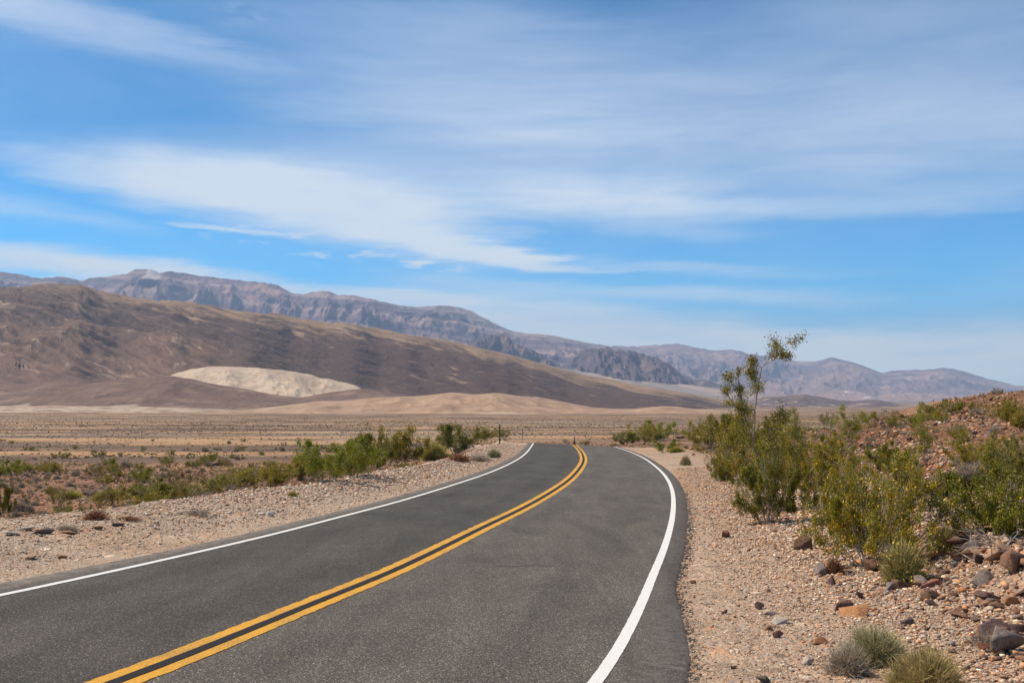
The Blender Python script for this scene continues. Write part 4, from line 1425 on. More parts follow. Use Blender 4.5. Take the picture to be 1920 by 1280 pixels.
def creosote(seed, H=1.3, Wd=1.5, nmain=26, nleaf=14000, leaf=0.030, flowers=120, bare=0.30, green=(0.115, 0.130, 0.018), stemr=0.008, mains=None, even=False, spread=1.0, clump=0.026):
    r_ = np.random.default_rng(seed)
    segs = []
    anchors = []
    wts = []
    allp = []
    if mains is None:
        for i in range(nmain):
            az_ = r_.uniform(0, 2 * math.pi)
            q = math.sqrt(r_.random()) * spread
            hgt = H * (1 - 0.38 * q * q) * r_.uniform(0.72, 1.04)
            rad = q * Wd / 2 * r_.uniform(0.8, 1.1)
            L_ = math.hypot(hgt, rad)
            d0 = np.array([math.cos(az_) * rad, math.sin(az_) * rad, hgt]) / L_
            d0[:2] *= 1.45
            p0 = np.array([math.cos(az_), math.sin(az_), 0]) * r_.uniform(0, 0.10) * Wd
            p0[2] = -0.06
            allp.append(path(p0, d0 / np.linalg.norm(d0), L_, 7, r_, 0.22, 0.02))
    else:
        allp = [[np.array(q, float) for q in m_] for m_ in mains]
    for pts in allp:
        L_ = sum(np.linalg.norm(pts[i + 1] - pts[i]) for i in range(len(pts) - 1))
        add_path(segs, pts, stemr * r_.uniform(0.8, 1.3), stemr * 0.3)
        m_ = len(pts) - 1
        vig = r_.gamma(1.2, 1.0) + 0.1
        nb = max(2, int(L_ * 4.2)) if even else r_.integers(5, 9)
        for j in range(nb):
            t = bare + (1 - bare) * (j + r_.random()) / nb
            t = min(t, 0.985)
            i = int(t * m_)
            f_ = t * m_ - i
            p = pts[i] * (1 - f_) + pts[i + 1] * f_
            d = pts[i + 1] - pts[i]
            d = d / np.linalg.norm(d)
            dd = d + r_.normal(size=3) * 0.62
            dd[2] = abs(dd[2]) * 0.8 + 0.15
            dd /= np.linalg.norm(dd)
            bl = L_ * r_.uniform(0.14, 0.30) * (1.15 - 0.5 * t)
            bp = path(p, dd, bl, 4, r_, 0.35, 0.06)
            add_path(segs, bp, stemr * 0.38, stemr * 0.16)
            for k in range(r_.integers(2, 5)):
                i2 = r_.integers(1, 4)
                d2 = (bp[i2 + 1] - bp[i2]) if i2 < 4 else (bp[4] - bp[3])
                d2 = d2 / np.linalg.norm(d2) + r_.normal(size=3) * 0.6
                d2 /= np.linalg.norm(d2)
                tp = path(bp[i2], d2, bl * r_.uniform(0.3, 0.6), 2, r_, 0.3, 0.05)
                add_path(segs, tp, stemr * 0.2, stemr * 0.1)
                w_ = 1.0 if even else r_.gamma(0.9, 1.0) * vig
                for q in tp[1:]:
                    anchors.append(q)
                    wts.append(w_)
            w_ = 1.0 if even else r_.gamma(0.9, 1.0) * vig
            for q in bp[2:]:
                anchors.append(q)
                wts.append(w_)
    A = np.array(anchors)
    wv = np.array(wts)
    wv /= wv.sum()
    idx = r_.choice(len(A), nleaf, p=wv)
    pts = A[idx] + r_.normal(size=(nleaf, 3)) * clump
    pts = pts[pts[:, 2] > 0.02]
    V, Q = leaf_quads(pts, leaf, r_, 0.5, 0.5)
    # leaf colour: fresh and dull leaves by clump
    base = np.array(green)
    cl = r_.uniform(0.62, 1.35, len(A))[idx[:0]] if False else None
    ctone = r_.uniform(0.7, 1.3, len(A))
    cyel = r_.random(len(A))
    tone = ctone[idx][: len(idx)]
    ye = cyel[idx]
    keep = (A[idx] + 0)[:, 2] > -9
    tone, ye = tone[keep], ye[keep]
    m_ = min(len(pts), len(tone))
    c = base[None] * tone[:m_, None] * r_.uniform(0.75, 1.3, (m_, 1))
    ymask = (ye[:m_] > 0.72)[:, None]
    c = np.where(ymask, c * np.array([1.55, 1.18, 0.9]), c)
    V, Q = V[: m_ * 4], Q[:m_]
    leafm = mesh_np('foliage', V, Q, 4, M['leaf'], np.repeat(c, 4, axis=0), link=False)
    SV, SQ = tubes(segs)
    sc_ = np.array([0.46, 0.38, 0.29])[None] * np.repeat(r_.uniform(0.45, 1.25, len(segs)), 6)[:, None]
    stem = mesh_np('stems', SV, SQ, 4, M['stem'], sc_, link=False)
    H = float(np.percentile(V[:, 2], 98.5))
    Wd = float(np.percentile(np.abs(V[:, 0]), 95) + np.percentile(np.abs(V[:, 1]), 95))
    parts = [('stems', stem.data), ('foliage', leafm.data)]
    bpy.data.objects.remove(leafm)
    bpy.data.objects.remove(stem)
    if flowers:
        fi = r_.choice(len(A), flowers, p=wv)
        fp = A[fi] + r_.normal(size=(flowers, 3)) * clump
        fp = fp[fp[:, 2] > 0.05]
        FV, FQ = leaf_quads(fp, 0.026, r_, 0.9)
        FV2, FQ2 = leaf_quads(fp, 0.024, r_, 0.9)
        fl = mesh_np('flowers', np.vstack([FV, FV2]), np.vstack([FQ, FQ2 + len(FV)]), 4, M['flower'], link=False)
        parts.append(('flowers', fl.data))
        bpy.data.objects.remove(fl)
    return parts, H, Wd


def cushion(seed, H=0.35, Wd=0.55, nb=2600, col=(0.20, 0.21, 0.085), tip=(0.34, 0.31, 0.13), wblade=0.006, dead=(0.30, 0.25, 0.20), flowers=0):
    """low dome of fine stiff twigs, blades radiating from a woody base"""
    r_ = np.random.default_rng(seed)
    az_ = r_.uniform(0, 2 * math.pi, nb)
    q = np.sqrt(r_.random(nb))
    ph = q * 1.5
    rad = Wd / 2 * (1 + 0.16 * np.sin(az_ * 3 + seed) + 0.1 * np.sin(az_ * 5))
    sx = np.sin(ph) * np.cos(az_)
    sy = np.sin(ph) * np.sin(az_)
    szz = np.cos(ph)
    lump = 1 + 0.38 * fbm(sx * 2.2 + seed, sy * 2.2 + szz, 3, 400 + seed)
    L1 = r_.uniform(0.62, 1.10, nb) * np.clip(lump, 0.72, 1.22)
    L0 = L1 * r_.uniform(0.45, 0.86, nb)
    tipp = np.stack([sx * rad * L1, sy * rad * L1, szz * H * L1 + 0.01], -1)
    root = np.stack([sx * rad * L0, sy * rad * L0, szz * H * L0], -1) + r_.normal(size=(nb, 3)) * 0.02
    tipp += r_.normal(size=(nb, 3)) * 0.045
    d = tipp - root
    e = np.cross(d, r_.normal(size=(nb, 3)))
    e /= np.maximum(np.linalg.norm(e, axis=1), 1e-9)[:, None]
    w = (wblade * r_.uniform(0.6, 1.4, nb))[:, None]
    V = np.stack([root - e * w, root + e * w, tipp], 1).reshape(-1, 3)
    c0 = np.array(col)[None] * r_.uniform(0.45, 1.1, (nb, 1))
    c1 = np.array(tip)[None] * r_.uniform(0.6, 1.25, (nb, 1))
    C = np.stack([c0, c0, c1], 1).reshape(-1, 3)
    fo = mesh_np('foliage', V, np.arange(nb * 3).reshape(-1, 3), 3, M['dry'], C, link=False)
    segs = []
    for i in range(46):
        a = r_.uniform(0, 6.28)
        p2 = math.sqrt(r_.random()) * 1.45
        dd = np.array([math.sin(p2) * math.cos(a), math.sin(p2) * math.sin(a), math.cos(p2) + 0.1])
        pp = path((0, 0, -0.03), dd / np.linalg.norm(dd), 0.8 * math.hypot(Wd / 2 * math.sin(p2), H * math.cos(p2)), 5, r_, 0.3)
        add_path(segs, pp, 0.004, 0.0015)
    SV, SQ = tubes(segs)
    st = mesh_np('stems', SV, SQ, 4, M['stem'], np.array(dead)[None] * np.repeat(r_.uniform(0.5, 1.2, len(segs)), 6)[:, None], link=False)
    parts = [('stems', st.data), ('foliage', fo.data)]
    bpy.data.objects.remove(fo)
    bpy.data.objects.remove(st)
    if flowers:
        i = r_.choice(nb, flowers)
        FV, FQ = leaf_quads(tipp[i], 0.022, r_, 0.9)
        fl = mesh_np('flowers', FV, FQ, 4, M['flower'], link=False)
        parts.append(('flowers', fl.data))
        bpy.data.objects.remove(fl)
    return parts, H, Wd


GREEN = (0.205, 0.225, 0.010)
OLIVE = (0.245, 0.215, 0.014)
DEEP = (0.160, 0.160, 0.010)
LUSH = (0.165, 0.165, 0.010)
PR = {
    'big1': creosote(1, 1.3, 1.7, 44, 40000, 0.028, 700, 0.28, OLIVE, 0.007),
    'big2': creosote(2, 1.3, 1.6, 40, 42000, 0.028, 120, 0.22, DEEP, 0.007),
    'big3': creosote(3, 1.4, 1.6, 30, 26000, 0.029, 60, 0.34, OLIVE, 0.008),
    'open1': creosote(4, 1.6, 1.4, 16, 11000, 0.029, 50, 0.38, OLIVE, 0.008),
    'low1': creosote(5, 0.8, 1.6, 40, 30000, 0.028, 200, 0.2, LUSH, 0.006),
    'mid1': creosote(6, 1.5, 2.0, 24, 15000, 0.048, 0, 0.22, GREEN, 0.009, clump=0.05),
    'mid2': creosote(7, 1.4, 2.0, 26, 15000, 0.048, 0, 0.25, OLIVE, 0.009, clump=0.05),
    'mid3': creosote(8, 1.5, 1.7, 22, 15000, 0.050, 0, 0.2, DEEP, 0.009, clump=0.05),
    'far1': creosote(9, 1.2, 1.8, 16, 2200, 0.080, 0, 0.2, (0.19, 0.185, 0.022), 0.012, clump=0.06),
    'far2': creosote(10, 1.1, 1.8, 16, 1900, 0.080, 0, 0.22, (0.20, 0.165, 0.03), 0.012, clump=0.06),
    'far3': creosote(12, 1.3, 1.5, 14, 2200, 0.085, 0, 0.25, DEEP, 0.012, clump=0.06),
    'slim1': creosote(11, 1.9, 0.9, 12, 8000, 0.034, 20, 0.25, GREEN, 0.008, clump=0.045),
    'cush_grey': cushion(1, 0.36, 0.60, 6500, (0.28, 0.26, 0.13), (0.60, 0.52, 0.26), 0.0035),
    'cush_olive': cushion(2, 0.38, 0.72, 8000, (0.27, 0.22, 0.09), (0.66, 0.50, 0.20), 0.004),
    'cush_yellow': cushion(3, 0.55, 0.80, 4200, (0.30, 0.27, 0.06), (0.60, 0.50, 0.13), 0.007),
    'cush_flower': cushion(4, 0.36, 0.50, 2600, (0.28, 0.24, 0.08), (0.58, 0.48, 0.18), 0.005, flowers=150),
    'straw': cushion(5, 0.35, 0.62, 3000, (0.34, 0.26, 0.18), (0.62, 0.52, 0.40), 0.004, (0.4, 0.32, 0.25)),
    'twig': cushion(6, 0.26, 0.55, 700, (0.26, 0.20, 0.15), (0.46, 0.37, 0.30), 0.003, (0.36, 0.29, 0.24)),
    'rust': cushion(7, 0.25, 0.5, 1200, (0.24, 0.11, 0.05), (0.42, 0.20, 0.10), 0.005),
    'tuft_far': cushion(8, 0.5, 0.9, 500, (0.26, 0.20, 0.13), (0.46, 0.38, 0.26), 0.016),
}


def plant_at(kind, x, y, z, h, w, name, label, cat, group=None, rz=0.0, lean=0.0):
    parts, H, Wd = PR[kind]
    e = empty(name, (x, y, z), rz, (w / Wd, w / Wd, h / H))
    tag(e, label, cat, group)
    for nm, me in parts:
        c = bpy.data.objects.new(nm, me)
        COL.objects.link(c)
        c.parent = e
        if nm == 'flowers':
            c['kind'] = 'stuff'
    return e


def bush(px, py, top, wpx, kind, label, cat='bush', name=None, group=None, ymin=6.0, rz=None):
    x, y, z = hit(px, py, ymin)
    h = (py - top) / F * y
    w = wpx / F * y
    name = name or ('cushion_shrub' if kind.startswith('cush') else 'dry_tuft' if kind in ('straw', 'twig', 'rust', 'tuft_far') else 'creosote_bush')
    return plant_at(kind, x, y, z - 0.02, h, w, name, label, cat, group, (px * 0.37) % 6.28 if rz is None else rz)


# right foreground
bush(1640, 1062, 872, 210, 'big1', 'largest flowering bush in front, over the brown pointed rock')
bush(1600, 1030, 900, 130, 'big2', 'dark green bush pressed into the left of the largest bush')
bush(1440, 978, 850, 125, 'big2', 'dark bush at the foot of the tall spindly bush')
bush(1540, 962, 825, 105, 'big3', 'open olive bush between the tall bush and the largest bush')
bush(1400, 905, 790, 135, 'big3', 'bush reaching over the shoulder left of the tall bush')
bush(1358, 902, 850, 55, 'low1', 'low bright bush nearest the bend in the road')
bush(1475, 915, 800, 100, 'big1', 'dense bush directly behind the tall spindly bush')
bush(1700, 945, 850, 115, 'big3', 'bush behind the largest bush, left of the purple boulder')
bush(1615, 925, 852, 80, 'open1', 'thin twiggy bush showing behind the open olive bush')
bush(1868, 1005, 885, 180, 'low1', 'wide green bush spreading over the ledge at right')
bush(1905, 940, 830, 130, 'big2', 'deep green bush cut by the right picture edge')
bush(1835, 885, 818, 95, 'big1', 'bush behind the straw tuft on the right hillside')
bush(1875, 900, 822, 90, 'big3', 'small bush between the wide bush and the edge bush')
bush(1738, 872, 765, 52, 'slim1', 'slender upright bush standing alone on the hillside')
bush(1590, 838, 762, 66, 'slim1', 'leafy upright bush left of the slender hillside bush')
bush(1500, 862, 768, 70, 'slim1', 'bush with a high tuft right of the tall spindly bush')
bush(1572, 890, 815, 100, 'big3', 'olive bush below the leafy upright one')
bush(1670, 880, 832, 80, 'low1', 'low olive bush near the bright white rock')
bush(1770, 1030, 985, 60, 'cush_flower', 'yellow flowering tuft right of the largest bush')
bush(1692, 1092, 1012, 82, 'cush_flower', 'yellow flowering cushion on the tilted red slab')
bush(1640, 1242, 1176, 116, 'cush_grey', 'grey-green cushion shrub low in the right corner', 'shrub')
bush(1738, 1300, 1214, 140, 'cush_olive', 'golden olive cushion shrub nearest the viewer', 'shrub')
bush(1850, 1212, 1172, 76, 'twig', 'grey leafless twig clump left of the right boulder', 'shrub')
bush(1590, 1264, 1205, 80, 'straw', 'pale straw tuft left of the grey-green cushion', 'tuft')
bush(1822, 905, 868, 66, 'straw', 'straw coloured dry tuft above the purple boulder', 'tuft')
bush(1805, 872, 852, 46, 'straw', 'smaller straw tuft behind the straw coloured one', 'tuft')
bush(1565, 1075, 1045, 36, 'rust', 'rusty dry tuft under the left side of the largest bush', 'tuft')
bush(1385, 890, 868, 40, 'straw', 'sandy tuft beside the low bright bush', 'tuft')
bush(1286, 872, 854, 20, 'cush_grey', 'small grey-green tuft on the shoulder below the stake', 'tuft')
bush(1248, 848, 824, 44, 'mid1', 'small green bush closest to the far bend')
bush(1268, 848, 836, 30, 'cush_yellow', 'tan tuft right of the small bush by the bend', 'tuft')
bush(1205, 834, 796, 64, 'mid2', 'left bush of the hedge beyond the bend')
bush(1238, 826, 790, 62, 'mid1', 'right bush of the hedge beyond the bend')
bush(1172, 834, 812, 36, 'mid3', 'lowest bush where the asphalt disappears')
bush(1325, 842, 790, 70, 'mid2', 'bush just behind the wooden stake')
bush(1362, 846, 780, 76, 'mid3', 'bush right of the wooden stake')
bush(1395, 845, 760, 40, 'mid2', 'rounded olive bush under the spindly crown')
bush(1305, 815, 792, 40, 'far2', 'bush on the heap behind the stake')
# far hillside bushes
bush(1768, 778, 748, 60, 'far3', 'wispy bush on the right skyline, left of the pair')
bush(1828, 772, 752, 22, 'far1', 'small grey-green bush alone on the right skyline')
bush(1878, 792, 752, 56, 'mid2', 'loose bush below the right end of the skyline')
bush(1665, 792, 769, 64, 'far2', 'low spreading bush on the middle of the skyline')
bush(1555, 800, 774, 34, 'far1', 'bush on the skyline above the thicket')
bush(1712, 795, 778, 24, 'far1', 'little bright bush left of the slender one')
bush(1800, 828, 798, 34, 'mid2', 'faint olive bush on the bare red slope')
bush(1450, 812, 780, 44, 'far3', 'bush on the skyline left of the thicket')
bush(1905, 780, 745, 30, 'far2', 'last bush on the skyline at the right edge')
# left side
bush(612, 902, 828, 96, 'mid1', 'bright green bush at the left end of the big clump')
bush(668, 893, 822, 92, 'mid1', 'bright green bush in the middle of the big clump')
bush(728, 872, 802, 104, 'mid2', 'olive bush with pale tips at the right of the big clump')
bush(705, 880, 815, 60, 'mid3', 'dark bush inside the big left clump')
bush(570, 900, 856, 60, 'mid2', 'low bush left of the big clump')
bush(856, 850, 798, 76, 'mid3', 'round dark green bush behind the yellow dome')
bush(811, 862, 828, 54, 'cush_yellow', 'yellow-green dome shrub beside the round dark bush', 'shrub')
bush(910, 826, 802, 44, 'mid2', 'bush behind the gravel left of the first marker post')
bush(942, 822, 803, 30, 'far1', 'small bush touching the first marker post')
bush(298, 938, 900, 104, 'low1', 'vivid green bush on the plain at left')
bush(270, 905, 874, 44, 'mid1', 'vivid green bush behind the other vivid green one')
bush(505, 912, 872, 90, 'mid2', 'olive bush on the plain left of the big clump')
bush(440, 912, 880, 70, 'mid2', 'pale olive bush left along the berm rim')
bush(22, 892, 862, 56, 'mid1', 'green bush near the left picture edge')
bush(60, 884, 866, 44, 'mid2', 'olive bush right of the left edge bush')
bush(2, 968, 915, 34, 'mid3', 'dark bush cut by the left picture edge')
bush(210, 935, 915, 70, 'cush_yellow', 'yellowish tuft on the plain right of the dark boulder', 'tuft')
bush(130, 935, 918, 50, 'cush_yellow', 'yellowish tuft on the plain left of the dark boulder', 'tuft')
bush(180, 975, 955, 50, 'rust', 'rusty red dry tuft on the left berm', 'tuft')
bush(240, 975, 966, 50, 'rust', 'wider rusty tuft right on the left berm', 'tuft')
bush(125, 995, 983, 44, 'straw', 'pale brown weed on the left berm', 'tuft')
bush(370, 965, 951, 60, 'twig', 'thin brownish weed on the sunny left berm', 'tuft')
bush(900, 865, 852, 50, 'straw', 'pale dry grass right of the yellow dome', 'tuft')
bush(926, 858, 842, 26, 'cush_grey', 'grey-green weed on the far left gravel', 'tuft')
bush(860, 865, 850, 50, 'rust', 'orange dry weeds below the round dark bush', 'tuft')
bush(548, 930, 920, 20, 'cush_yellow', 'tiny yellowish weed on the berm below the big clump', 'tuft')

# tall spindly creosote, one trunk forking high, built from its own limbs
x, y, z = hit(1450, 958)
k = y / F


def tp(px, py, dy=0.0):
    return ((px - 1450) * k, dy, (958 - py) * k)


mains = [
    [tp(1450, 965), tp(1440, 925, .05), tp(1436, 895), tp(1428, 868, .08), tp(1415, 835, .1), tp(1408, 800, .1), tp(1412, 780, .08)],
    [tp(1415, 835, .1), tp(1420, 795, .12), tp(1420, 770, .1), tp(1424, 745, .1), tp(1428, 715, .05), tp(1432, 690), tp(1445, 680, -.05), tp(1458, 672, -.05), tp(1462, 655, -.05), tp(1478, 646, -.1)],
    [tp(1458, 672, -.05), tp(1470, 664, 0), tp(1482, 668, .05)],
    [tp(1424, 745, .1), tp(1418, 720, .2), tp(1412, 695, .2), tp(1418, 682, .25)],
    [tp(1420, 770, .1), tp(1402, 770, -.1), tp(1390, 752, -.15), tp(1372, 725, -.2), tp(1366, 705, -.2)],
    [tp(1408, 800, .1), tp(1396, 778, 0), tp(1384, 762, .1), tp(1370, 744, .1), tp(1358, 734, .1)],
    [tp(1390, 752, -.15), tp(1386, 725, -.2), tp(1380, 700, -.25)],
    [tp(1436, 895), tp(1446, 860, -.2), tp(1440, 820, -.25), tp(1444, 790, -.25)],
    [tp(1450, 960), tp(1452, 900, .2), tp(1448, 850, .3), tp(1462, 800, .3), tp(1466, 785, .3)],
    [tp(1450, 960), tp(1470, 910, -.3), tp(1490, 865, -.4), tp(1500, 820, -.4)],
]
PR['tall'] = creosote(77, 3.0, 1.8, 10, 12500, 0.042, 12, 0.25, (0.19, 0.175, 0.018), 0.021, mains=mains, even=True, clump=0.055)
e = empty('creosote_bush', (x, y, z))
tag(e, 'tall spindly bush rising above the skyline on thin forked limbs', 'bush')
for nm, me in PR['tall'][0]:
    c = bpy.data.objects.new(nm, me)
    COL.objects.link(c)
    c.parent = e

# dead branches lying by the ledge and poking out of bushes
def dead_branch(px, py, wpx, hpx, seed, label, rz=0.0, ns=9):
    r_ = np.random.default_rng(seed)
    x, y, z = hit(px, py)
    segs = []
    w = wpx / F * y
    h = hpx / F * y
    for i in range(ns):
        sgn = r_.choice([-1, 1])
        d = np.array([sgn * r_.uniform(0.6, 1), r_.normal() * 0.5, r_.uniform(0.05, 1.0) * h / w * 2])
        d /= np.linalg.norm(d)
        pp = path((r_.normal() * 0.03, r_.normal() * 0.03, 0), d, w * 0.5 * r_.uniform(0.7, 1.15), 7, r_, 0.3)
        pp = [np.array([q[0], q[1], max(q[2], 0.01)]) for q in pp]
        add_path(segs, pp, 0.008, 0.0025)
        for k_ in range(4):
            i2 = r_.integers(2, 6)
            d2 = d + r_.normal(size=3) * 0.7
            d2 /= np.linalg.norm(d2)
            add_path(segs, path(pp[i2], d2, w * 0.16, 4, r_, 0.4), 0.004, 0.0015)
    SV, SQ = tubes(segs, 4)
    o_ = mesh_np('dead_branch', SV, SQ, 4, M['stem'], np.array([0.42, 0.35, 0.29])[None] * np.repeat(r_.uniform(0.6, 1.2, len(segs)), 8)[:, None])
    o_.location = (x, y, z)
    o_.rotation_euler = (0, 0, rz)
    tag(o_, label, 'dead branch')


dead_branch(1880, 1030, 170, 50, 1, 'tangle of bare grey branches on the ledge under the wide bush', 0.1, 14)
dead_branch(1775, 985, 110, 30, 2, 'bare branch lying below the purple boulder')
dead_branch(1575, 900, 90, 70, 3, 'bleached bare branches among the open olive bushes', 0.4, 7)
dead_branch(1610, 1085, 60, 22, 4, 'thin pale stick under the largest bush', 0.3, 3)
dead_branch(1830, 1052, 110, 18, 5, 'thin fallen stick across the ledge rocks', 0.1, 4)
dead_branch(1515, 960, 80, 40, 6, 'bare grey twigs at the base of the open olive bush', 0.3, 8)

# repeats: small bushes over plain and hillside
rr = random.Random(99)


def many(cnt, region, kinds, lab, grp, name, cat, h0, h1, seed):
    rr = random.Random(seed)
    k_ = 0
    guard = 0
    while k_ < cnt and guard < 20000:
        guard += 1
        if region == 'plain_near':
            y_ = rr.uniform(30, 95)
            x_ = float(edge_l(y_)) - float(berm_w(y_)) - rr.uniform(2.5, 46)
        elif region == 'plain_far':
            y_ = 95 + 190 * rr.random()**1.3
            x_ = rr.uniform(-0.52, 0.12) * y_
            if float(edge_l(y_)) - x_ < 6 and y_ < 200:
                continue
        elif region == 'hill':
            y_ = rr.uniform(22, 72)
            x_ = float(edge_r(y_)) + rr.uniform(6, 30)
        if abs(x_ / y_) > 0.53:
            continue
        k_ += 1
        h = rr.uniform(h0, h1)
        plant_at(rr.choice(kinds), x_, y_, gz(x_, y_) - 0.03, h, h * rr.uniform(1.2, 1.9), name, lab, cat, grp, rr.uniform(0, 6.28))


many(44, 'plain_near', ['far1', 'far2', 'far2', 'mid2'], 'low green bush, one of many on the plain below the left berm', 'bushes scattered below the left berm', 'creosote_bush', 'bush', 0.45, 1.0, 31)
many(170, 'plain_near', ['tuft_far', 'tuft_far', 'straw'], 'pale dry tuft, one of many on the plain below the left berm', 'dry tufts scattered below the left berm', 'dry_tuft', 'tuft', 0.2, 0.5, 32)
many(90, 'plain_far', ['far1', 'far2', 'far3', 'tuft_far'], 'distant low bush, one of many dotting the open plain', 'bushes dotting the open plain', 'creosote_bush', 'bush', 0.5, 1.1, 33)
many(16, 'hill', ['far2', 'far1', 'mid2'], 'small olive bush, one of many on the red hillside', 'small bushes on the red hillside', 'creosote_bush', 'bush', 0.35, 0.8, 34)
many(48, 'hill', ['tuft_far', 'straw', 'twig'], 'small dry tuft, one of many on the red hillside', 'dry tufts on the red hillside', 'dry_tuft', 'tuft', 0.18, 0.4, 35)

# far scrub: specks over the plain
r_ = np.random.default_rng(55)
n = 130000
yy = 110 * np.exp(r_.random(n)**0.75 * math.log(1500 / 110))
xx = r_.uniform(-0.95, 0.75, n) * yy
keep = fbm(xx / 55, yy / 38, 4, 57) * 1.8 + r_.uniform(-0.45, 0.45, n) > 0.0
xx, yy = xx[keep], yy[keep]
zz = ground_z(xx, yy, False)
n = len(xx)
V = []
C = []
sz = (0.09 + 0.34 * r_.random(n)**3) * np.clip(yy / 350, 0.8, 1.5)
cc = np.where(r_.random((n, 1)) < 0.5, np.array([[0.13, 0.110, 0.045]]), np.array([[0.22, 0.155, 0.085]])) * r_.uniform(0.7, 1.3, (n, 1))
for k_ in range(14):
    a = r_.uniform(0, 6.28, n)
    w = sz * r_.uniform(0.5, 0.95, n)
    h = sz * r_.uniform(0.45, 0.8, n)
    lx = np.cos(a) * w
    ly = np.sin(a) * w
    ox = r_.normal(size=n) * sz * 0.12
    v = np.stack([np.stack([xx + ox, yy, zz - 0.05], -1), np.stack([xx + ox + lx, yy + ly, zz + h * r_.uniform(0.15, 0.8, n)], -1), np.stack([xx + ox + lx * 0.45, yy + ly * 0.45 + 0.1 * sz, zz + h], -1)], 1)
    V.append(v)
    C.append(np.repeat(cc[:, None, :], 3, 1) * r_.uniform(0.8, 1.2, (n, 1, 1)))
V = np.concatenate(V).reshape(-1, 3)
C = np.concatenate(C).reshape(-1, 3)
o = mesh_np('scrub', V, np.arange(len(V)).reshape(-1, 3), 3, M['leaf'], C)
tag(o, 'far desert scrub speckling the whole valley plain', kind='stuff')

# short dry grass over the near ground on both sides
n = 15000
ya = 22 + 95 * r_.random(n)**1.3
xa = edge_l(ya) - berm_w(ya) - 0.6 - (10 + 0.6 * ya) * r_.random(n)
yb = 15 + 60 * r_.random(n // 2)
xb = edge_r(yb) + 3.5 + (10 + 0.45 * yb) * r_.random(n // 2)
xx = np.r_[xa, xb]
yy = np.r_[ya, yb]
keep = fbm(xx / 5, yy / 5, 4, 59) + r_.uniform(-0.3, 0.3, len(xx)) > -0.02
xx, yy = xx[keep], yy[keep]
n = len(xx)
zz = ground_z(xx, yy)
sz = (0.07 + 0.16 * r_.random(n)**2) * np.clip(yy / 40, 0.7, 1.5)
pal = np.array([(0.42, 0.32, 0.19), (0.30, 0.21, 0.11), (0.20, 0.17, 0.05), (0.34, 0.29, 0.22), (0.30, 0.15, 0.07)])
cc = pal[r_.integers(0, 5, n)] * r_.uniform(0.7, 1.2, (n, 1))
V, C = [], []
for k_ in range(16):
    a = r_.uniform(0, 6.28, n)
    lean = r_.uniform(0.2, 1.0, n)
    tipx, tipy = np.cos(a) * sz * lean, np.sin(a) * sz * lean
    w_ = sz * 0.07
    base = np.stack([xx + r_.normal(size=n) * sz * 0.15, yy + r_.normal(size=n) * sz * 0.15, zz - 0.01], -1)
    side = np.stack([w_, 0 * w_, 0 * w_], -1)
    tip_ = base + np.stack([tipx, tipy, sz * r_.uniform(0.6, 1.1, n)], -1)
    V.append(np.stack([base - side, base + side, tip_], 1))
    C.append(np.repeat(cc[:, None, :], 3, 1) * r_.uniform(0.8, 1.2, (n, 1, 1)))
o = mesh_np('dry_grass', np.concatenate(V).reshape(-1, 3), np.arange(n * 16 * 3).reshape(-1, 3), 3, M['dry'], np.concatenate(C).reshape(-1, 3))
tag(o, 'short dry grass scattered over the rough ground on both sides', kind='stuff')

# ------------------------------------------------------------------ marker posts and stake


def bm_obj(name, bm, mat, parent=None):
    me = bpy.data.meshes.new(name)
    bmesh.ops.recalc_face_normals(bm, faces=bm.faces[:])
    bm.to_mesh(me)
    bm.free()
    me.materials.append(mat)
    o_ = bpy.data.objects.new(name, me)
    COL.objects.link(o_)
    o_.parent = parent
    return o_


def prism(bm, outline, z0, z1):
    a = [bm.verts.new((x_, y_, z0)) for x_, y_ in outline]
    b = [bm.verts.new((x_, y_, z1)) for x_, y_ in outline]
    m_ = len(a)
    bm.faces.new(a[::-1])
    bm.faces.new(b)
    for i in range(m_):
        bm.faces.new((a[i], a[(i + 1) % m_], b[(i + 1) % m_], b[i]))


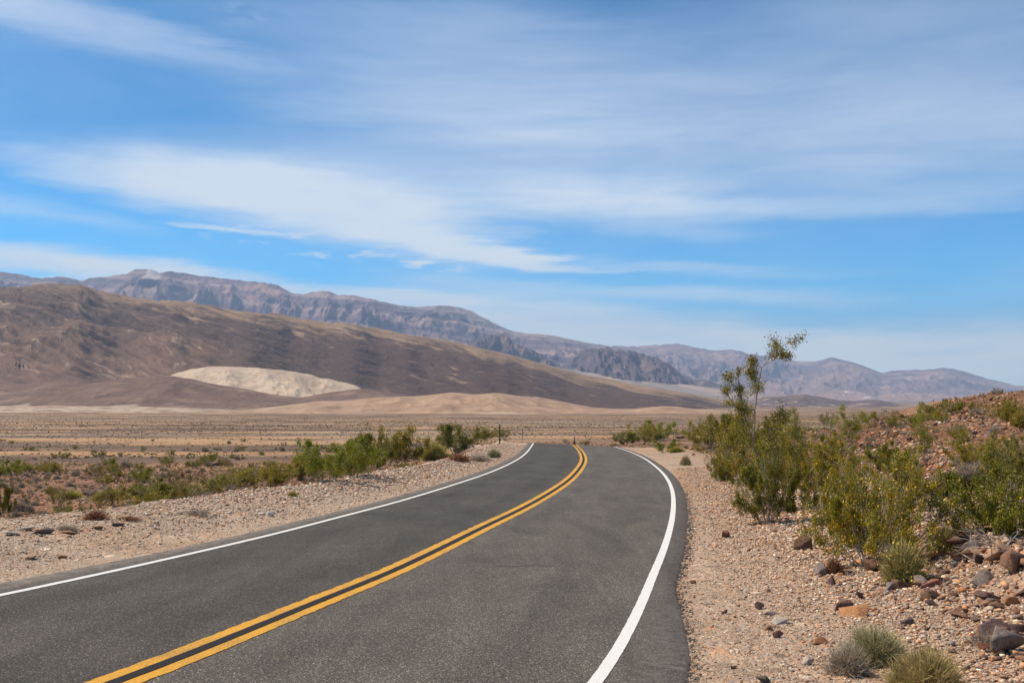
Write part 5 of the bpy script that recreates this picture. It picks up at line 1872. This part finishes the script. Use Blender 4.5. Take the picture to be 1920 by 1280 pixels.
def marker(x, y, z, top, label):
    h = top - z
    e_ = empty('marker_post', (x, y, z))
    tag(e_, label, 'marker post', 'green delineator posts beside the road')
    s = 0.062
    prof = [(-s, 0), (-s * 0.7, -0.045), (-s * 0.3, 0.03), (s * 0.3, 0.03), (s * 0.7, -0.045), (s, 0), (s * 0.75, 0.0), (s * 0.6, -0.02), (s * 0.35, 0.048), (-s * 0.35, 0.048), (-s * 0.6, -0.02), (-s * 0.75, 0)]
    bm = bmesh.new()
    prism(bm, prof, -0.2, h - 0.08)
    bm_obj('post', bm, M['green_post'], e_)
    bm = bmesh.new()
    ring = [(0.085 * math.cos(t), 0.085 * math.sin(t)) for t in np.linspace(0, 2 * math.pi, 17)[:-1]]
    prism(bm, ring, -0.012, 0.012)
    bmesh.ops.bevel(bm, geom=bm.edges[:], offset=0.004, segments=1, affect='EDGES')
    d_ = bm_obj('reflector', bm, M['reflector'], e_)
    d_.rotation_euler = (math.pi / 2, 0, 0)
    d_.location = (0, -0.06, h - 0.075)


x, y, z = hit(937, 832)
marker(x, y, z, pix(937, 792)[1] * y, 'tallest green marker post, with a white reflector, left of the road')
x, y, z = hit(980, 826)
marker(x, y, z, pix(980, 802)[1] * y, 'second green marker post, between the tallest post and the crest')
y = 140.0
x = pix(1077, 820)[0] * y
marker(x, y, gz(x, y), pix(1077, 816)[1] * y, 'farthest marker post, poking up behind the crest at the yellow lines')

x, y, z = hit(1331, 842)
h = pix(1331, 809)[1] * y - z
e = empty('wooden_stake', (x, y, z))
tag(e, 'thin tan wooden stake with a crosspiece right of the bend', 'stake')
bm = bmesh.new()
prism(bm, [(-0.03, -0.02), (0.03, -0.02), (0.03, 0.02), (-0.03, 0.02)], -0.2, h)
bmesh.ops.bevel(bm, geom=bm.edges[:], offset=0.006, segments=1, affect='EDGES')
bm_obj('stake', bm, M['wood'], e)
bm = bmesh.new()
prism(bm, [(-0.012, -0.008), (0.012, -0.008), (0.012, 0.008), (-0.012, 0.008)], -0.22, 0.66)
o = bm_obj('crosspiece', bm, M['wood'], e)
o.rotation_euler = (0, math.radians(-88), 0)
o.location = (0, -0.03, h - 0.02)

# ------------------------------------------------------------------ haze
m = bpy.data.materials.new('haze_air')
m.use_nodes = True
n_ = NT(m.node_tree)
oo = n_.n('ShaderNodeOutputMaterial')
pv = n_.n('ShaderNodeVolumePrincipled')
pv.inputs['Color'].default_value = (0.56, 0.73, 1.0, 1)
pv.inputs['Density'].default_value = 4.6e-5
pv.inputs['Anisotropy'].default_value = 0.0
n_.l(pv.outputs[0], oo.inputs['Volume'])
bm = bmesh.new()
prism(bm, [(-25500, -25500), (25500, -25500), (25500, 25500), (-25500, 25500)], -90, 1980)
o = bm_obj('haze', bm, m)
tag(o, 'thin blue air filling the valley', kind='stuff')
